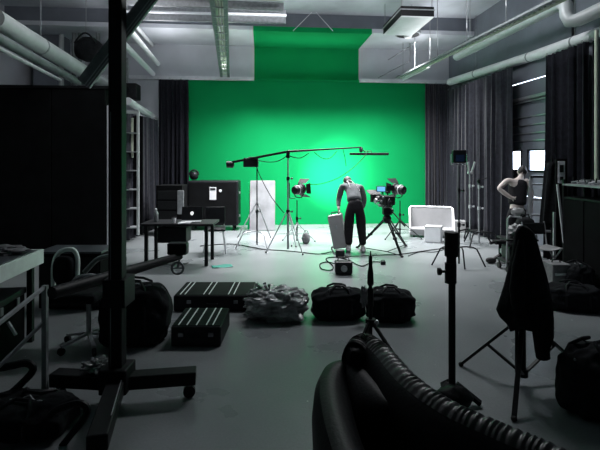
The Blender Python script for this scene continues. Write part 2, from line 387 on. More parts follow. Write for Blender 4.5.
# top-left structures
t = thing('wall_duct', 'dark vertical duct in the upper left corner behind the thick pipe', 'duct', F(52, 11.6, 0), 0); 
MB().box((0, 0, 2.6), (.72, .5, 5.0)).build('duct_body', 'plaster_dark', t, False, bevel=.03)
MB().tube((.36, -.3, 1.5), (.36, -.3, 5.3), .06).build('down_pipe', 'pipe', t)
t = thing('scaffold_frame', 'grey window-like steel frame behind the round black bag, upper left', 'frame', F(92, 11.2, 0), 0); lc = local(t)
fm = MB()
for pts in ([(74, 96), (74, 16), (81, 8), (125, 9)], [(80, 96), (80, 12)], [(98, 96), (98, 2)], [(113, 90), (113, 2)]):
    fm.path([lc(P(x, y, 11.2)) for x, y in pts], .05, 8)
for y in (10, 23): fm.bar(lc(P(70, y, 11.2)), lc(P(140, y+1, 11.2)), .09, .09)
fm.build('frame_tubes', 'pipe_dark', t)
MB().tube(lc(P(80, -6, 10.9)), lc(P(96, 12, 11.0)), .14).build('duct_elbow', 'steel', t)
t = thing('round_bag', 'round black bag sitting on the thick pipe at top left', 'bag', P(87, 53, 9.6)+Vector((0, .1, .1)), 0)
MB().blob((0, 0, 0), (.30, .25, .27), amp=.12, freq=2, seed=3, flat=False).build('bag_body', 'black_cloth', t)
MB().path([(-.22+.44*i/10, -.2, .08+.22*math.sin(PI*i/10)) for i in range(11)], .02, 7).build('bag_strap', 'black_plastic', t)
t = thing('black_speaker', 'black box fixed high beside the post, left of the curtain', 'speaker', P(126, 92, 10.9), 0)
MB().box((0, 0, 0), (.6, .4, .38)).build('cabinet', 'black_plastic', t, False, bevel=.02)
MB().lathe([(.15, 0), (.14, .02), (.02, .01)], (0, -.2, 0), (0, -1, 0)).build('grille', 'black_cloth', t)
MB().box((0, .1, .5), (.05, .05, .7)).build('bracket', 'steel', t, False)

# ------------------------------------------------------------------ left : black partition, shelf frame
q = F(105, 8.6); t = thing('black_partition', 'tall black panelled partition on the far left', 'partition', (q.x-2.4, q.y, 0), 0)
for i in range(5):
    MB().box((2.4-.5-i*1.0+.0, .15, 1.58), (.985, .24, 3.16)).build('panel', 'black_paint', t, False, bevel=.008)
MB().box((2.46, .15, 1.5), (.08, .22, 2.7)).build('lit_edge_strip', 'white_trim', t, False, bevel=.004)  # white post stands for the lit strip at the partition edge
MB().box((0, .15, 3.19), (4.95, .3, .05)).build('top_cap', 'black_metal', t, False)
t = thing('shelf_frame', 'narrow steel frame with ladder-like shelves beside the black post', 'shelf', F(131, 9.9), 0)
for sx in (-.15, .15):
    MB().box((sx, 0, 1.5), (.05 if sx > 0 else .035, .05, 2.7)).build('upright', 'pipe', t, False, bevel=.004)
for i in range(6):
    MB().box((-.02, .15, .30+i*.42), (.25, .3, .022), (0, 0, 0)).build('shelf', 'steel', t, False)
MB().box((0, 0, 2.85), (.36, .08, .06)).build('top_rail', 'pipe', t, False)
MB().box((-.07, .3, 2.3), (.07, .03, .9)).build('back_strip', 'pipe_green', t, False)
MB().box((0, .33, 1.45), (.34, .02, 2.7)).build('back_sheet', 'black_paint', t, False)

# ------------------------------------------------------------------ stands
def turtle(t, hub, legs, m='chrome', r=.014):
    """bent legs: (angle, reach)"""
    for a, R in legs:
        c, s = math.cos(a), math.sin(a)
        MB().path([(0, 0, hub), (c*.12, s*.12, hub+.01), (c*R*.55, s*R*.55, hub), (c*R*.68, s*R*.68, hub-.03), (c*R, s*R, .015)], r, 8).build('leg', m, t)
def riser(t, segs, m='black_metal', mc='black_plastic'):
    """segs (z0,z1,r)"""
    mb = MB(); cl = MB(); kn = MB()
    for i, (z0, z1, r) in enumerate(segs):
        mb.tube((0, 0, z0), (0, 0, z1), r)
        if i < len(segs)-1:
            cl.tube((0, 0, z1-.05), (0, 0, z1+.02), r*1.7)
            kn.tube((r, 0, z1-.015), (r+.05, 0, z1-.015), .008).tube((r+.045, 0, z1-.015), (r+.075, 0, z1-.015), .02)
    mb.build('pole', m, t)
    if len(segs) > 1: cl.build('collar', mc, t); kn.build('knob', mc, t)
def tripod(t, zc, R, angs, m='black_metal', r=.011, zl=None, brace=True, flat=False):
    zl = zl if zl is not None else zc*.35
    MB().tube((0, 0, zc-.03), (0, 0, zc+.03), r*2.6).build('leg_collar', m, t)
    if brace: MB().tube((0, 0, zl-.02), (0, 0, zl+.02), r*2.4).build('brace_collar', m, t)
    for a in angs:
        e = Vector((math.cos(a)*R, math.sin(a)*R, .015)); s = Vector((math.cos(a)*r*2, math.sin(a)*r*2, zc))
        l = (MB().bar(s, e, r*2.4, r*1.4) if flat else MB().tube(s, e, r)).build('leg', m, t)
        MB().blob(e+Vector((0, 0, .003)), (r*1.6, r*1.6, .018), 10, 6, flat=False).build('rubber_foot', 'rubber', l)
        if brace:
            mid = s.lerp(e, .55); MB().bar(mid, (math.cos(a)*r*2, math.sin(a)*r*2, zl), r*1.6, r).build('brace', m, t, False)
def fresnel(t, c, yaw, pitch=0, k=1.0, doors=True, on=True):
    """lamp head, front along +Y rotated by yaw; returns front position/direction in local frame"""
    R = Euler((pitch, 0, yaw)).to_matrix(); c = Vector(c)
    ax = R @ Vector((0, 1, 0)); T = lambda v: c + R @ (Vector(v)*k)
    MB().lathe([(.05*k, -.14*k), (.085*k, -.13*k), (.10*k, -.08*k), (.10*k, .06*k), (.12*k, .08*k), (.12*k, .12*k)], c, ax, 24).build('lamp_housing', 'black_plastic', t)
    MB().lathe([(.102*k, -.055*k), (.108*k, -.05*k), (.108*k, -.03*k), (.102*k, -.025*k)], c, ax, 24).build('cooling_fin', 'steel', t)
    MB().lathe([(.10*k, .121*k), (.09*k, .135*k), (.05*k, .145*k), (.01, .148*k)], c, ax, 24).build('lens', 'lamp_on' if on else 'lens', t)
    MB().path([T((-.13, 0, 0)), T((-.14, 0, -.1)), T((-.08, 0, -.17)), T((0, 0, -.18)), T((.08, 0, -.17)), T((.14, 0, -.1)), T((.13, 0, 0))], .011, 7).build('yoke', 'black_metal', t)
    if doors:
        for sx, sz in ((0, 1), (0, -1), (1, 0), (-1, 0)):
            if sz: pts = [(-.11, .12, .12*sz), (.11, .12, .12*sz), (.14, .23, .20*sz), (-.14, .23, .20*sz)]
            else: pts = [(.12*sx, .12, -.10), (.12*sx, .12, .10), (.16*sx, .22, .12), (.16*sx, .22, -.12)]
            MB().poly([T(p) for p in pts], .005, R @ Vector((sx, .3, sz)).normalized()).build('barn_door', 'black_metal', t, False)
    return ax
# --- tall stand with ballast box, left end of the boom
GS = 'studio light stands round the green wall'
b1 = F(257, 9.3); t = thing('light_stand', 'chrome legged stand under the black counterweight of the boom', 'light stand', b1, None, GS)
riser(t, [(.05, .75, .017), (.7, 1.72, .013)], 'black_metal')
turtle(t, .32, [(math.radians(a), .5) for a in (150, 215, -60)], 'chrome')
MB().tube((-.02, 0, .9), (-.36, -.3, .25), .012).tube((.02, 0, .9), (.3, -.2, .22), .012).build('stay', 'chrome', t)
b2 = F(288, 8.85); t = thing('light_stand', 'tallest silver stand carrying the middle of the boom', 'light stand', b2, None, GS)
riser(t, [(.05, .8, .022), (.75, 1.45, .018), (1.4, 1.88, .014)], 'steel', 'black_plastic')
tripod(t, .78, .45, [math.radians(a) for a in (200, -50, 70)], 'chrome', .012, .35)
MB().box((0, 0, 1.9), (.07, .07, .12)).tube((0, -.06, 1.92), (0, .06, 1.92), .03).build('boom_pivot', 'black_plastic', t)
MB().tube((.03, 0, 1.35), (.03, 0, 1.05), .008).tube((.03, 0, 1.05), (.14, 0, 1.05), .008).build('crank_handle', 'black_metal', t)
# --- boom with counterweight and strip lamp
piv = P(288, 152.5, 8.85)
t = thing('boom_arm', 'long black boom arm slanting across the green wall', 'boom', piv, 0); lc = local(t)
e0 = P(228, 163, 9.45); e1 = P(361, 147.3, 10.9)
MB().path([lc(e0), lc(piv+Vector((0, 0, .02))), lc(e1)], [.026, .024, .016], 10).build('boom_tube', 'black_metal', t)
MB().lathe([(.02, -.1), (.07, -.09), (.07, .05), (.03, .07)], lc(P(231, 164.5, 9.42)), (1, 0, 0)).build('tail_handle', 'black_plastic', t)
MB().lathe([(.03, 0), (.045, .02), (.045, .1), (.02, .12)], lc(e1), (0, 0, -1)).build('end_joint', 'black_plastic', t)
cw = P(251, 162.5, 9.28)
t = thing('counterweight', 'black square counterweight box hanging near the boom tail', 'weight', cw, None)
MB().box((0, 0, 0), (.30, .16, .19)).build('weight_body', 'black_plastic', t, False, bevel=.015)
MB().box((0, 0, .1), (.1, .1, .03)).build('clamp', 'black_metal', t, False, bevel=.005)
sl = P(369, 154, 10.9)
t = thing('strip_lamp', 'slim black strip lamp hanging under the boom tip', 'lamp', sl, None)
MB().box((0, 0, 0), (.95, .09, .06)).build('lamp_housing', 'black_plastic', t, False, bevel=.008)
MB().box((0, .047, 0), (.90, .008, .045)).build('lamp_face', 'lamp_on', t, False)
MB().path([(-.1, 0, .02), (-.1, 0, .07), (.06, 0, .07), (.06, 0, .02)], .009, 6).tube((-.1, 0, .05), (-.17, 0, .12), .01).build('yoke', 'black_metal', t)
# --- lamps
lp1 = F(297, 9.75); t = thing('studio_lamp', 'barn-door lamp aimed at the green wall, left of the bending person', 'lamp', lp1, None, 'barn-door lamps facing the green wall')
riser(t, [(.05, .55, .016), (.5, .93, .012)]); tripod(t, .42, .42, [math.radians(a) for a in (20, 140, 255)], 'chrome', .010, .2)
fresnel(t, (.03, 0, 1.16), math.radians(-42), math.radians(6), 1.0)
lp2 = F(400, 10.4); t = thing('studio_lamp', 'barn-door lamp behind the movie camera, right of the bending person', 'lamp', lp2, None, 'barn-door lamps facing the green wall')
riser(t, [(.05, .55, .016), (.5, .86, .012)]); tripod(t, .40, .48, [math.radians(a) for a in (-20, 100, 215)], 'black_metal', .011, .2)
fresnel(t, (-.02, 0, 1.12), math.radians(38), math.radians(6), 1.1)
# sandbag on lamp stand 1
t = thing('sandbag', 'small dark sandbag on the legs of the left lamp stand', 'sandbag', F(306, 9.7, .105), None)
MB().blob((0, 0, 0), (.09, .08, .12), 16, 10, amp=.2, seed=2, flat=False).build('bag_body', 'grey_fabric', t)
MB().path([(-.05, 0, .1), (-.03, 0, .17), (.03, 0, .17), (.05, 0, .1)], .008, 6).build('handle', 'black_plastic', t)
# --- right side stand with LED head
t = thing('light_stand', 'slim black stand with a dark square lamp head, before right curtains', 'light stand', F(459, 7.6), None, GS)
riser(t, [(.05, .72, .016), (.7, 1.3, .013), (1.28, 1.72, .010)])
turtle(t, .33, [(math.radians(175), .45), (math.radians(-12), .42), (math.radians(-88), .25)], 'black_metal', .013)
MB().box((0, 0, 1.86), (.22, .09, .22)).build('lamp_housing', 'black_plastic', t, False, bevel=.015)
MB().box((.0, -.048, 1.83), (.14, .01, .11)).build('lamp_panel', mat('dark_blue_glass', (.02, .04, .10), .15), t, False)
MB().path([(-.13, 0, 1.9), (-.13, 0, 1.72), (.13, 0, 1.72), (.13, 0, 1.9)], .009, 6).build('yoke', 'chrome', t)
# --- C-stands before right curtain
for i, (px, d, top, lb) in enumerate(((470, 9.8, 1.62, 'shiny stand with a V shaped fork, before the right curtains'), (479, 9.45, 1.45, 'darker stand right of the V fork stand, before the right curtains'))):
    t = thing('light_stand', lb, 'light stand', F(px, d), None, GS)
    riser(t, [(.05, .8, .018), (.78, 1.25, .014), (1.2, top-.1, .011)], 'steel', 'chrome')
    turtle(t, .28, [(math.radians(a+i*25), .45) for a in (-35, 85, 200)], 'black_metal', .016)
    if i == 0:
        MB().box((0, 0, top-.1), (.1, .05, .05)).build('head_clamp', 'chrome', t, False, bevel=.006)
        MB().bar((-.02, 0, top-.08), (-.04, 0, top+.14), .035, .02).bar((.04, 0, top-.08), (.11, 0, top+.14), .035, .02).build('fork', 'chrome', t, False)
    else:
        MB().box((0, 0, top-.1), (.05, .05, .08)).tube((-.05, 0, top-.1), (.18, 0, top-.02), .01).build('grip_arm', 'black_metal', t, False)
# --- foreground black riser
fr = F(452, 3.37); t = thing('heavy_stand', 'thick black stand standing alone in the right foreground', 'light stand', fr, None)
MB().tube((0, 0, .1), (0, 0, 1.0), .026, n=18).build('pole', 'black_metal', t)
MB().tube((-.01, 0, .88), (-.01, 0, 1.03), .043, n=18).tube((-.005, 0, .98), (-.005, 0, 1.1), .036, n=18).build('collar', 'black_plastic', t)
MB().tube((-.005, 0, 1.08), (-.005, 0, 1.26), .050, n=18).build('socket', 'black_metal', t)
MB().tube((-.03, 0, .965), (-.085, 0, .965), .010).lathe([(.015, 0), (.028, .01), (.028, .03), (.012, .035)], (-.075, 0, .965), (-1, 0, 0)).build('knob', 'black_plastic', t)
for a in (205, -25, 90):
    a = math.radians(a); MB().bar((math.cos(a)*.03, math.sin(a)*.03, .13), (math.cos(a)*.20, math.sin(a)*.20, .02), .05, .03).build('leg', 'black_metal', t, False, bevel=.004)
MB().blob((-.02, -.1, .075), (.14, .11, .085), e=1.2, amp=.12, seed=8).build('weight_bag', 'leather', t)
# --- small stand in front of bags
t = thing('light_stand', 'short black spiked stand behind the leather armchair', 'light stand', F(370.5, 4.0), None, GS)
MB().tube((0, 0, .05), (0, 0, .95), .017).path([(0, 0, .68), (0, 0, .7), (0, 0, .80), (0, 0, .88), (0, 0, .99)], [.018, .03, .026, .014, .004], 12).build('pole', 'black_metal', t)
MB().tube((0, 0, .5), (0, 0, .66), .027).build('collar', 'black_plastic', t)
tripod(t, .36, .52, [math.radians(a) for a in (-58, 85, 236)], 'black_metal', .017, .15)
MB().tube((-.03, -.02, .36), (.04, -.03, .36), .016).blob((.05, -.03, .37), (.02, .02, .02), 10, 8, flat=False).blob((-.04, -.02, .34), (.014, .014, .014), 10, 8, flat=False).build('knob', 'chrome', t)

# ------------------------------------------------------------------ coat stand, right foreground
cs = F(523, 3.6); t = thing('coat_stand', 'black folding tripod under the draped jacket, right foreground', 'light stand', cs, None)
MB().tube((0, 0, .07), (0, 0, 1.22), .022).tube((-.05, 0, .1), (-.05, 0, .7), .014).build('pole', 'black_metal', t)
lc = local(t); mb = MB(); 
hubz = .52
for (fx, fy) in ((461, 366), (514, 421), (578, 366)):
    e = lc(G(fx, fy)); s = Vector((e.x*.06, e.y*.06, hubz)); l = MB().bar(s, e+Vector((0, 0, .015)), .035, .022).build('leg', 'black_metal', t, False, bevel=.003)
    MB().blob(e+Vector((0, 0, .015)), (.022, .022, .02), 10, 6, flat=False).build('rubber_foot', 'rubber', l)
    MB().bar(s.lerp(e, .52), (e.x*.05, e.y*.05, .1), .028, .016).build('brace', 'black_metal', t, False, bevel=.003)
MB().tube((0, 0, .07), (0, 0, .13), .038).tube((0, 0, hubz-.03), (0, 0, hubz+.04), .04).build('collar', 'black_plastic', t)
# jacket : draped cloth lofted from outline rows (px left, px right, py)
jt = thing('black_jacket', 'black jacket draped to a point over the tripod, right foreground', 'jacket', F(523, 3.55, .3), None); lc = local(jt)
rows = [(519, 526, 226), (515, 534, 233), (513, 538, 246), (511, 541, 258), (508, 545, 272), (505, 548, 285), (501, 550, 298), (497.5, 551, 309), (501, 552, 316), (508, 552, 323), (511, 553, 330)]
def jk(u, v):
    k = v*(len(rows)-1); i = min(int(k), len(rows)-2); f = k-i
    l = rows[i][0]*(1-f)+rows[i+1][0]*f; r = rows[i][1]*(1-f)+rows[i+1][1]*f; y = rows[i][2]*(1-f)+rows[i+1][2]*f
    a = u*2*PI; w = (r-l)/2; fold = 1+.06*math.sin(a*6+v*3)*v
    return lc(P((l+r)/2+w*math.cos(a)*fold, y+1.5*math.sin(a*5)*v, 3.55-math.sin(a)*(.05+.10*v)*fold))
MB().grid(jk, 48, 20).build('jacket_body', 'black_cloth', jt, solid=.008, weld=True)
def sleeve(pts, rr, n=14):
    return MB().path([lc(P(x, y, d)) for x, y, d in pts], rr, n)
sleeve([(541, 300, 3.45), (543, 318, 3.45), (543, 335, 3.45), (542, 348, 3.45), (543, 357, 3.46)], [.08, .075, .075, .055, .052]).build('sleeve', 'black_cloth', jt)
sleeve([(521, 240, 3.45), (519, 265, 3.42), (517, 290, 3.42), (519, 318, 3.44)], [.02, .05, .055, .045]).build('sleeve', 'black_cloth', jt)

# ------------------------------------------------------------------ armchair foreground (near, seen from above)
ac = F(420, 1.7); t = thing('leather_armchair', 'black leather tub armchair with ruched rim, bottom right foreground', 'armchair', ac, None); lc = local(t)
rim = [(G(x, y, .84)) for x, y in ((353, 352), (358, 342), (368, 340), (384, 352), (410, 381), (450, 409), (500, 432), (560, 458), (640, 505), (760, 600))]
def smooth(pts, n):
    out = []
    for i in range(len(pts)-1):
        p0 = pts[max(i-1, 0)]; p1 = pts[i]; p2 = pts[i+1]; p3 = pts[min(i+2, len(pts)-1)]
        for k in range(n):
            s = k/n; out.append(.5*((2*p1)+(p2-p0)*s+(2*p0-5*p1+4*p2-p3)*s*s+(3*p1-p0-3*p2+p3)*s**3))
    out.append(pts[-1]); return out
rm = [lc(v) for v in smooth(rim, 8)]
def shell(line, prof, m, name, ruch=0):
    N = len(line); rows_ = []
    for i, p in enumerate(line):
        tg = (line[min(i+1, N-1)]-line[max(i-1, 0)]); tg.z = 0; tg.normalize(); nn = Vector((-tg.y, tg.x, 0))
        e = min(1, (i+.3)/5.0)**.5
        rows_.append([p + nn*(a*(1 if b > -.1 else 1))*e + Vector((0, 0, b*(e if b > -.2 else 1)+ (ruch*math.sin(i*2.1+j) if b > -.06 else 0))) for j, (a, b) in enumerate(prof)])
    mb = MB(); vs = [[mb.bm.verts.new(v) for v in r] for r in rows_]
    for i in range(N-1):
        for j in range(len(prof)-1): mb.bm.faces.new((vs[i][j], vs[i+1][j], vs[i+1][j+1], vs[i][j+1]))
    mb.bm.faces.new(vs[0]); mb.bm.faces.new(list(reversed(vs[-1])))
    return mb.build(name, m, t)
prof = [(.075, -.80), (.07, -.30), (.06, -.1), (.052, -.03), (.03, .01), (0, .02), (-.04, .012), (-.08, -.02), (-.11, -.08), (-.125, -.18), (-.13, -.40), (-.13, -.80)]
shell(rm, prof, 'leather', 'backrest')
rfine = smooth(rm[3:-14], 6); rp = [(.064, -.10), (.062, -.075), (.056, -.045), (.046, -.018), (.030, .008), (.010, .022), (-.012, .022), (-.034, .015), (-.055, .0)]
rch = MB(); rv = []
for i, p in enumerate(rfine):
    tg = (rfine[min(i+1, len(rfine)-1)]-rfine[max(i-1, 0)]); tg.z = 0; tg.normalize(); nn = Vector((-tg.y, tg.x, 0)); row = []
    for j, (q, z) in enumerate(rp):
        w_ = .5+.5*math.sin(i*.95+j*.35+1.6*math.sin(i*.21)); e_ = math.sin(PI*j/(len(rp)-1))**.6
        off = .002+.009*w_*e_
        dr = Vector((nn.x*q, nn.y*q, z+.04)).normalized()
        row.append(rch.bm.verts.new(p+nn*q+Vector((0, 0, z))+dr*off))
    rv.append(row)
for a, b in zip(rv, rv[1:]):
    for j in range(len(rp)-1): rch.bm.faces.new((a[j], b[j], b[j+1], a[j+1]))
rch.build('ruched_trim', 'ruche', t)
rim2 = [(G(x, y, .76)) for x, y in ((395, 405), (370, 378), (355, 364), (342, 362), (330, 368), (325, 384), (328, 410), (336, 440), (352, 480), (390, 540), (470, 640))]
r2 = [lc(v) for v in smooth(rim2, 8)]
prof2 = [(-.02, -.74), (-.05, -.4), (-.06, -.14), (-.05, -.05), (-.025, .0), (.01, .015), (.05, .008), (.09, -.02), (.12, -.07), (.135, -.16), (.14, -.40), (.14, -.74)]
shell(r2, prof2, 'leather', 'armrest')
# seat cushion fills between
ctr = (rm[20]+r2[44])/2
sc = MB(); lo = [v.copy() for v in rm[8:64:4]] + [v.copy() for v in reversed(r2[24:76:4])]
for v in lo: v.z = .43
cen = sum(lo, Vector())/len(lo)
lo = [cen+(v-cen)*.97 for v in lo]
top = [sc.bm.verts.new(v) for v in lo]; bot = [sc.bm.verts.new(Vector((v.x, v.y, .06))) for v in lo]
sc.bm.faces.new(top); sc.bm.faces.new(list(reversed(bot)))
for i in range(len(lo)): sc.bm.faces.new((top[i], top[(i+1) % len(lo)], bot[(i+1) % len(lo)], bot[i]))
sc.build('seat', 'leather', t, bevel=.02)
for i in (12, 40): MB().tube((rm[i].x, rm[i].y, 0), (rm[i].x, rm[i].y, .08), .02).build('foot', 'black_metal', t)
MB().tube((r2[44].x, r2[44].y, 0), (r2[44].x, r2[44].y, .08), .02).build('foot', 'black_metal', t)

# ------------------------------------------------------------------ bags and cases
def duffel(label, c, rz, L, W, Hh, seed, name='duffel_bag', group=None, m='black_cloth', m2='black_plastic'):
    t = thing(name, label, 'bag', c, rz, group)
    MB().blob((0, 0, Hh*.46), (L/2, W/2, Hh*.53), 44, 26, e=.62, amp=.16, freq=3.2, seed=seed).build('bag_body', m, t, sub=1)
    MB().path([(-L*.42+L*.84*i/16, .02*math.sin(i), Hh*.98+.012*math.sin(i*1.9+seed)-abs(i-8)**2*.0009) for i in range(17)], .008, 6).build('zipper', 'steel', t)
    for s in (-1, 1):
        MB().path([(-L*.2, s*W*.5, Hh*.25), (-L*.2, s*W*.49, Hh*.62), (-L*.17, s*W*.3, Hh*.98), (-L*.08, s*W*.12, Hh*1.10), (L*.08, s*W*.12, Hh*1.08), (L*.17, s*W*.3, Hh*.98), (L*.2, s*W*.49, Hh*.62), (L*.2, s*W*.5, Hh*.25)], .013, 7).build('strap', m2, t)
    return t
GB = 'black bags on the floor'
duffel('black duffel bag between the plastic sack and the strapped bag', F(338, 5.15), RZ+.08, .60, .36, .34, 4, group=GB)
duffel('black strapped duffel bag, right one of the pair', F(390, 5.1), RZ-.05, .54, .36, .34, 9, group=GB)
d2 = thing('jacket_bundle', 'crumpled pale lining lying between the two black duffel bags', 'cloth', F(364, 4.94, .30), None)
MB().blob((0, 0, 0), (.04, .05, .11), 20, 14, amp=.5, freq=3, seed=5, flat=False).build('cloth_fold', 'grey_fabric', d2)
duffel('black soft bag lying at right behind the draped jacket', F(573, 5.45), RZ-.25, .62, .38, .30, 12, group=GB)
duffel('black bag at the lower right corner', F(592, 3.25), RZ+.5, .50, .36, .46, 15, group=GB)
duffel('big black bag under the crossbar, left of the striped cases', F(136, 4.5), RZ+.1, .68, .5, .56, 17, group=GB)
# plastic sack
t = thing('plastic_sack', 'crumpled clear plastic sack on the floor left of the duffel bags', 'sack', F(277, 5.15), None)
MB().blob((0, 0, .16), (.36, .25, .18), 96, 56, e=.8, amp=.31, freq=3.0, seed=21, ridge=True).build('film', 'plastic_film', t, False)
MB().blob((.02, 0, .13), (.27, .18, .13), 30, 20, e=.8, amp=.2, freq=3, seed=23).build('contents', 'black_cloth', t)
nk = MB()
for k in range(5):
    a = k*1.3; nk.path([(-.12+.02*math.cos(a), -.02, .28), (-.14+.05*math.cos(a), .03*math.sin(a), .34), (-.17+.08*math.cos(a), .05*math.sin(a), .38)], [.03, .012, .02], 6)
nk.build('knotted_neck', 'plastic_film', t)
# striped cases
def case(label, x0, x1, d, depth, h, stripes, rz=RZ, group='striped cases on the floor'):
    c = F((x0+x1)/2, d+depth/2); w = (x1-x0)/FP*d
    t = thing('striped_case', label, 'case', c, rz, group)
    MB().box((0, 0, h/2), (w, depth, h-.01)).build('case_body', 'black_plastic', t, False, bevel=.012)
    MB().box((0, 0, h-.004), (w*.97, depth*.95, .012)).build('lid', 'case_top', t, False, bevel=.003)
    for s in stripes: MB().box((s*w, 0, h+.004), (.011, depth*.9, .005)).build('stripe', 'stripe', t, False)
    for s in (-.3, .3): MB().box((s*w, -depth/2-.006, h*.6), (.05, .015, .04)).build('latch', 'steel', t, False, bevel=.003)
    MB().path([(-.06, -depth/2, h*.5), (-.06, -depth/2-.03, h*.5), (.06, -depth/2-.03, h*.5), (.06, -depth/2, h*.5)], .007, 6).build('handle', 'black_metal', t)
    return t
case('small black case with five white stripes, nearest on the floor', 177, 227, 4.33, .55, .2, (-.36, -.19, 0, .2, .33))
case('long low black case with paired white stripes beside the plastic sack', 178, 256, 5.35, .6, .19, (-.42, -.36, -.12, -.05, .2, .27))

# floor box with coiled cable
t = thing('ballast_box', 'small black box on the shiny floor before the bending person', 'box', F(343.5, 7.1), None)
MB().box((0, 0, .11), (.27, .2, .2)).build('box_body', 'black_plastic', t, False, bevel=.025)
MB().path([(-.09, 0, .2), (-.08, 0, .26), (.08, 0, .26), (.09, 0, .2)], .012, 7).build('handle', 'black_metal', t)
MB().lathe([(.05, 0), (.05, .02), (.02, .025)], (.0, -.1, .11), (0, -1, 0)).build('socket', 'steel', t)
def cable(label, pts, r=.009, m='black_paint', n=6, name='floor_cable', cat='cable', group='cables on the floor'):
    t = tag(MB().path(smooth([Vector(p) for p in pts], n), r, 7).build(name, m), label, cat, group)
    return t
def fl(L, z=.012): return [G(x, y, z) for x, y in L]
cable('looped black cable left of the small black box', fl([(336, 264), (327, 262), (320, 264), (322, 269), (331, 270), (333, 266), (326, 259), (334, 257), (345, 259), (352, 262), (362, 266), (372, 262), (380, 262)]))
cable('thin cable crossing the floor under the boom stands', fl([(200, 246), (232, 244), (262, 249), (290, 251), (318, 254), (332, 252), (345, 256), (380, 255), (402, 254), (430, 250), (455, 247)]))
cable('thin cable trailing left of the white cube', fl([(408, 256), (420, 252), (434, 252), (446, 249)]), .007)
t = thing('cable_block', 'tiny black block on the floor right of the small box', 'box', F(383, 7.75), None)
MB().box((0, 0, .03), (.08, .08, .055)).build('block_body', 'black_plastic', t, False, bevel=.006)
MB().path([(-.03, 0, .055), (-.02, 0, .075), (.02, 0, .075), (.03, 0, .055)], .005, 6).build('loop', 'black_metal', t)
GC = 'cables hanging from the boom'
def hang(label, L, r=.008): cable(label, [P(x, y, d) for x, y, d in L], r, 'black_paint', 8, 'hanging_cable', 'cable', GC)
hang('long cable drooping from the lamp up to the boom tip', [(307, 184, 9.7), (320, 184, 9.7), (338, 178, 9.8), (354, 167, 10.2), (364, 157, 10.7), (368, 151, 10.85)])
hang('cable sagging below the boom between the two stands', [(255, 160, 9.2), (268, 162, 9.1), (278, 161, 9.0), (287, 156, 8.88)])
hang('cable falling from the counterweight to the stand legs', [(256, 166, 9.25), (262, 180, 9.2), (272, 198, 9.1), (284, 213, 8.95)])
hang('short cable loop under the boom right of the tall stand', [(289, 156, 8.85), (300, 158, 9.1), (309, 153, 9.2)])
hang('wavy cable under the boom near its tip', [(314, 152, 9.5), (322, 158, 9.7), (330, 158, 9.9), (337, 151, 10.1)])
hang('short cable end dangling beside the strip lamp', [(343, 149.5, 10.3), (345, 158, 10.3), (346, 166, 10.3)])

# white boards, cases
t = thing('white_board', 'smudged white board leaning on the green wall behind the boom', 'board', F(262.5, 11.5), None)
Rr = Euler((math.radians(-6), 0, 0)).to_matrix()
MB().box((0, 0, .64), (.64, .04, 1.27), Rr).build('board_panel', 'shaded', t, False, bevel=.004)
MB().box((-.36, .16, .61), (.04, .40, 1.22)).build('side_panel', 'green', t, False)  # dark green shadow beside the board, built as a panel
MB().box((0, .08, .2), (.6, .1, .04)).build('back_brace', 'white', t, False)
wc = F(338, 8.95); t = thing('white_case', 'tilted white case held in the bending person\'s left hand', 'case', wc, RZ-.25)
Rr = Euler((0, math.radians(-11), 0)).to_matrix()
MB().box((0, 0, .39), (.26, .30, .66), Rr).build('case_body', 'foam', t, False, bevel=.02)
MB().path([Rr @ Vector(v)+Vector((0, 0, .39)) for v in ((-.07, 0, .33), (-.06, 0, .375), (.06, 0, .375), (.07, 0, .33))], .012, 7).build('handle', 'black_plastic', t)
MB().box(Rr @ Vector((.0, -.155, .1))+Vector((0, 0, .39)), (.05, .012, .06), Rr).build('latch', 'steel', t, False)
t = thing('equipment_box', 'small black gadget on the floor at the foot of the white case', 'box', F(340, 8.35), None)
MB().box((0, 0, .07), (.16, .14, .13)).build('box_body', 'black_plastic', t, False, bevel=.015)
MB().tube((-.1, 0, .05), (-.16, 0, .16), .015).tube((-.16, 0, .16), (-.13, 0, .2), .02).build('arm', 'steel', t)

# white bench with padded back, cube, second box
t = thing('white_bench', 'low white padded bench at the foot of the right curtain', 'bench', F(431, 10.7), RZ-.22)
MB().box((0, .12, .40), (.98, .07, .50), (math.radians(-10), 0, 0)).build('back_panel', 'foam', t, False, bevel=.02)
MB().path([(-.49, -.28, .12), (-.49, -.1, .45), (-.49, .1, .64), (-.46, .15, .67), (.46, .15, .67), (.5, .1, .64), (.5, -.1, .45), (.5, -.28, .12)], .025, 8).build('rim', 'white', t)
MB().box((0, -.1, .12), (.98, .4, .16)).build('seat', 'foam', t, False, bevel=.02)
for sx in (-1, 1): MB().poly([(sx*.48, -.28, .05), (sx*.48, .15, .05), (sx*.48, .18, .62), (sx*.48, -.1, .42)], .02, (sx, 0, 0)).build('side_panel', 'white', t, False)
for sx in (-.4, .4):
    for sy in (-.22, .08): MB().tube((sx, sy, 0), (sx, sy, .05), .02).build('foot', 'black_plastic', t)
t = thing('white_cube', 'white cube box standing in front of the white bench', 'box', F(433.5, 9.95), RZ-.42)
MB().box((0, 0, .17), (.34, .34, .33)).build('box_body', 'white', t, False, bevel=.008)
MB().box((0, 0, .338), (.345, .345, .012)).build('lid', 'foam', t, False)
t = thing('white_carton', 'smaller white carton on the floor right of the white bench', 'box', F(460, 11.3), RZ-.3)
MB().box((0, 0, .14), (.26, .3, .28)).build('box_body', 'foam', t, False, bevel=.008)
MB().box((0, 0, .283), (.06, .3, .006)).build('tape', 'steel', t, False)

